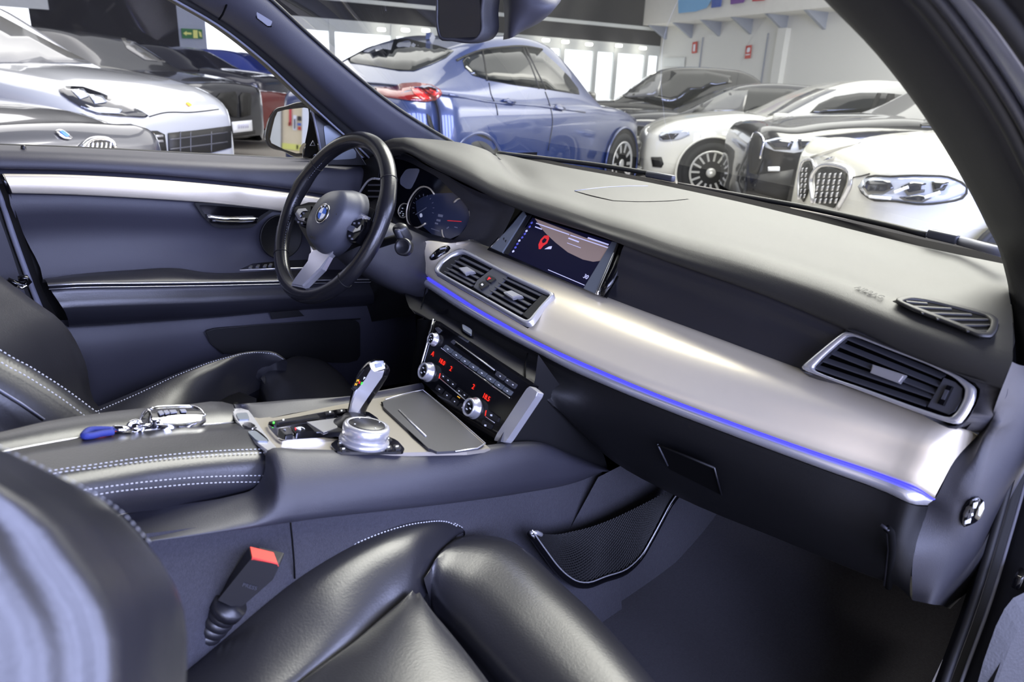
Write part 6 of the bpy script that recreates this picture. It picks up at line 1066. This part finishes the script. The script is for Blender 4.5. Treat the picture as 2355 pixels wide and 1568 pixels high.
def on_wall(u, v, off=.05): return at(u, v, n=nr, p=wr(5)+nr*off)
def signq(name, label, q, m, cat='sign', off=.06, par=None):
    P = [on_wall(u, v, off) for u, v in q]; o = mk(name, P+[p-nr*.03 for p in P], [tuple(range(len(P)))]+[(i, (i+1) % len(P), len(P)+(i+1) % len(P), len(P)+i) for i in range(len(P))], m, par)
    return tag(o, label, cat) if par is None else o
s1 = signq('fire_sign', 'red fire extinguisher sign on the white wall', zC((475, 240), (500, 235), (496, 300), (470, 303)), 'sign_red'); signq('extinguisher_mark', None, zC((480, 252), (491, 250), (488, 290), (477, 292)), 'plate_white', par=s1, off=.07)
s2 = signq('fire_sign', 'red fire hose sign with second panel on the white wall', zC((778, 260), (808, 255), (800, 330), (770, 333)), 'sign_red'); signq('hose_mark', None, rnd(zC((785, 272), (802, 268), (798, 295), (781, 298)), .3), 'plate_white', par=s2, off=.07); signq('text_bar', None, zC((776, 308), (800, 305), (799, 311), (775, 314)), 'plate_white', par=s2, off=.07)
signq('notice_board', 'pale notice board low on the white wall', zC((315, 328), (430, 325), (425, 378), (308, 378)), 'window_frame', 'board')
LS = thing('wall_sign', 'large wall sign with blue purple and red letters on the white fascia', 'sign', wr(3)+V((0, 0, 3.4)))
def letter(pts, m, nm='letter'): signq(nm, None, zC(*pts), m, par=LS, off=1.0)
letter(((395, 75), (393, 20), (400, -160), (470, -160), (540, -120), (590, -50), (580, 0), (550, 45), (490, 65)), 'letter_light'); letter(((580, 45), (600, -160), (660, -160), (632, 38)), 'letter_blue'); letter(((690, 25), (690, -60), (670, -160), (740, -160), (745, -40), (800, -160), (850, -160), (760, 15)), 'letter_purple'); letter(((812, 8), (850, -160), (920, -160), (880, 2)), 'letter_red')
# dark wall, panels and exit sign beyond the driver window
D0, D1, D2 = gp(-300, 19, 2), gp(413, 20.2, 2), gp(476, 20.6, 2)
WL_ = thing('wall_left', None, None, V((D1.x, D1.y, 0)), kind='structure'); wallq('dark_wall', D0, D1, 0, 7, 'wall_dark', parent=WL_); wallq('grey_panel', D1, D2, 0, 7, 'wall_panel', parent=WL_)
tp_ = V((D2.x-D1.x, D2.y-D1.y, 0)).normalized(); npn = V((-tp_.y, tp_.x, 0)); npn = npn if npn.dot(CAM-D1) > 0 else -npn
def onp(u, v, off=.05): return at(u, v, n=npn, p=V((D1.x, D1.y, 0))+npn*off)
def sgn(nm, q, m, off, par=None):
    P = [onp(u, v, off) for u, v in q]; return mk(nm, P+[p-npn*.03 for p in P], [tuple(range(len(P)))]+[(i, (i+1) % len(P), len(P)+(i+1) % len(P), len(P)+i) for i in range(len(P))], m, par)
es = tag(sgn('exit_sign', zP((262, 255), (450, 265), (455, 350), (272, 345)), 'sign_green', .06), 'green emergency exit sign with arrow on the grey panel', 'sign')
sgn('arrow_mark', zP((280, 300), (310, 280), (310, 292), (355, 294), (355, 312), (310, 310), (310, 322)), 'sign_yellow', .08, es); sgn('door_mark', zP((368, 270), (408, 272), (412, 345), (372, 343)), 'sign_yellow', .08, es); sgn('runner_mark', zP((418, 280), (440, 290), (450, 335), (430, 330)), 'sign_yellow', .08, es)
for u in (396, 445): a, b = gp(350+u*.2551-2, 16, 1), gp(350+u*.2551+1, 16, 1)
# wall behind the viewer, seen in the mirrors
WB = thing('wall_back', None, None, (-9, 6, 0), kind='structure'); mk('back_wall', [V((-9, -4, 0)), V((-9, 22, 0)), V((-9, 22, 6)), V((-9, -4, 6))], [(0, 1, 2, 3)], 'wall_beige', WB)
for y0, y1, z0, z1, m_ in ((6.2, 7.2, 0, 4, 'plate_white'), (7.594, 7.606, 0, 5, 'wall_dark'), (7.62, 8.4, 0, 3, 'window_frame'), (7.41, 7.458, 1.0, 1.32, 'letter_red'), (7.43, 7.47, .99, 1.05, 'sign_red'), (7.31, 7.38, .93, 1.17, 'plate_white'), (7.33, 7.36, .95, 1.11, 'wall_dark'), (7.216, 7.293, 1.09, 1.16, 'wall_dark'), (7.22, 7.29, 1.01, 1.05, 'letter_blue'), (7.22, 7.28, .94, .99, 'sign_red'), (7.21, 7.6, .60, .70, 'sign_yellow'), (7.27, 7.31, .62, .69, 'wall_dark')):
    mk('mirror_view_patch', [V((-8.96, y0, z0)), V((-8.96, y1, z0)), V((-8.96, y1, z1)), V((-8.96, y0, z1))], [(0, 1, 2, 3)], m_, WB)  # patches for the door mirror to show: signs, clutter, a strip for greenish floor
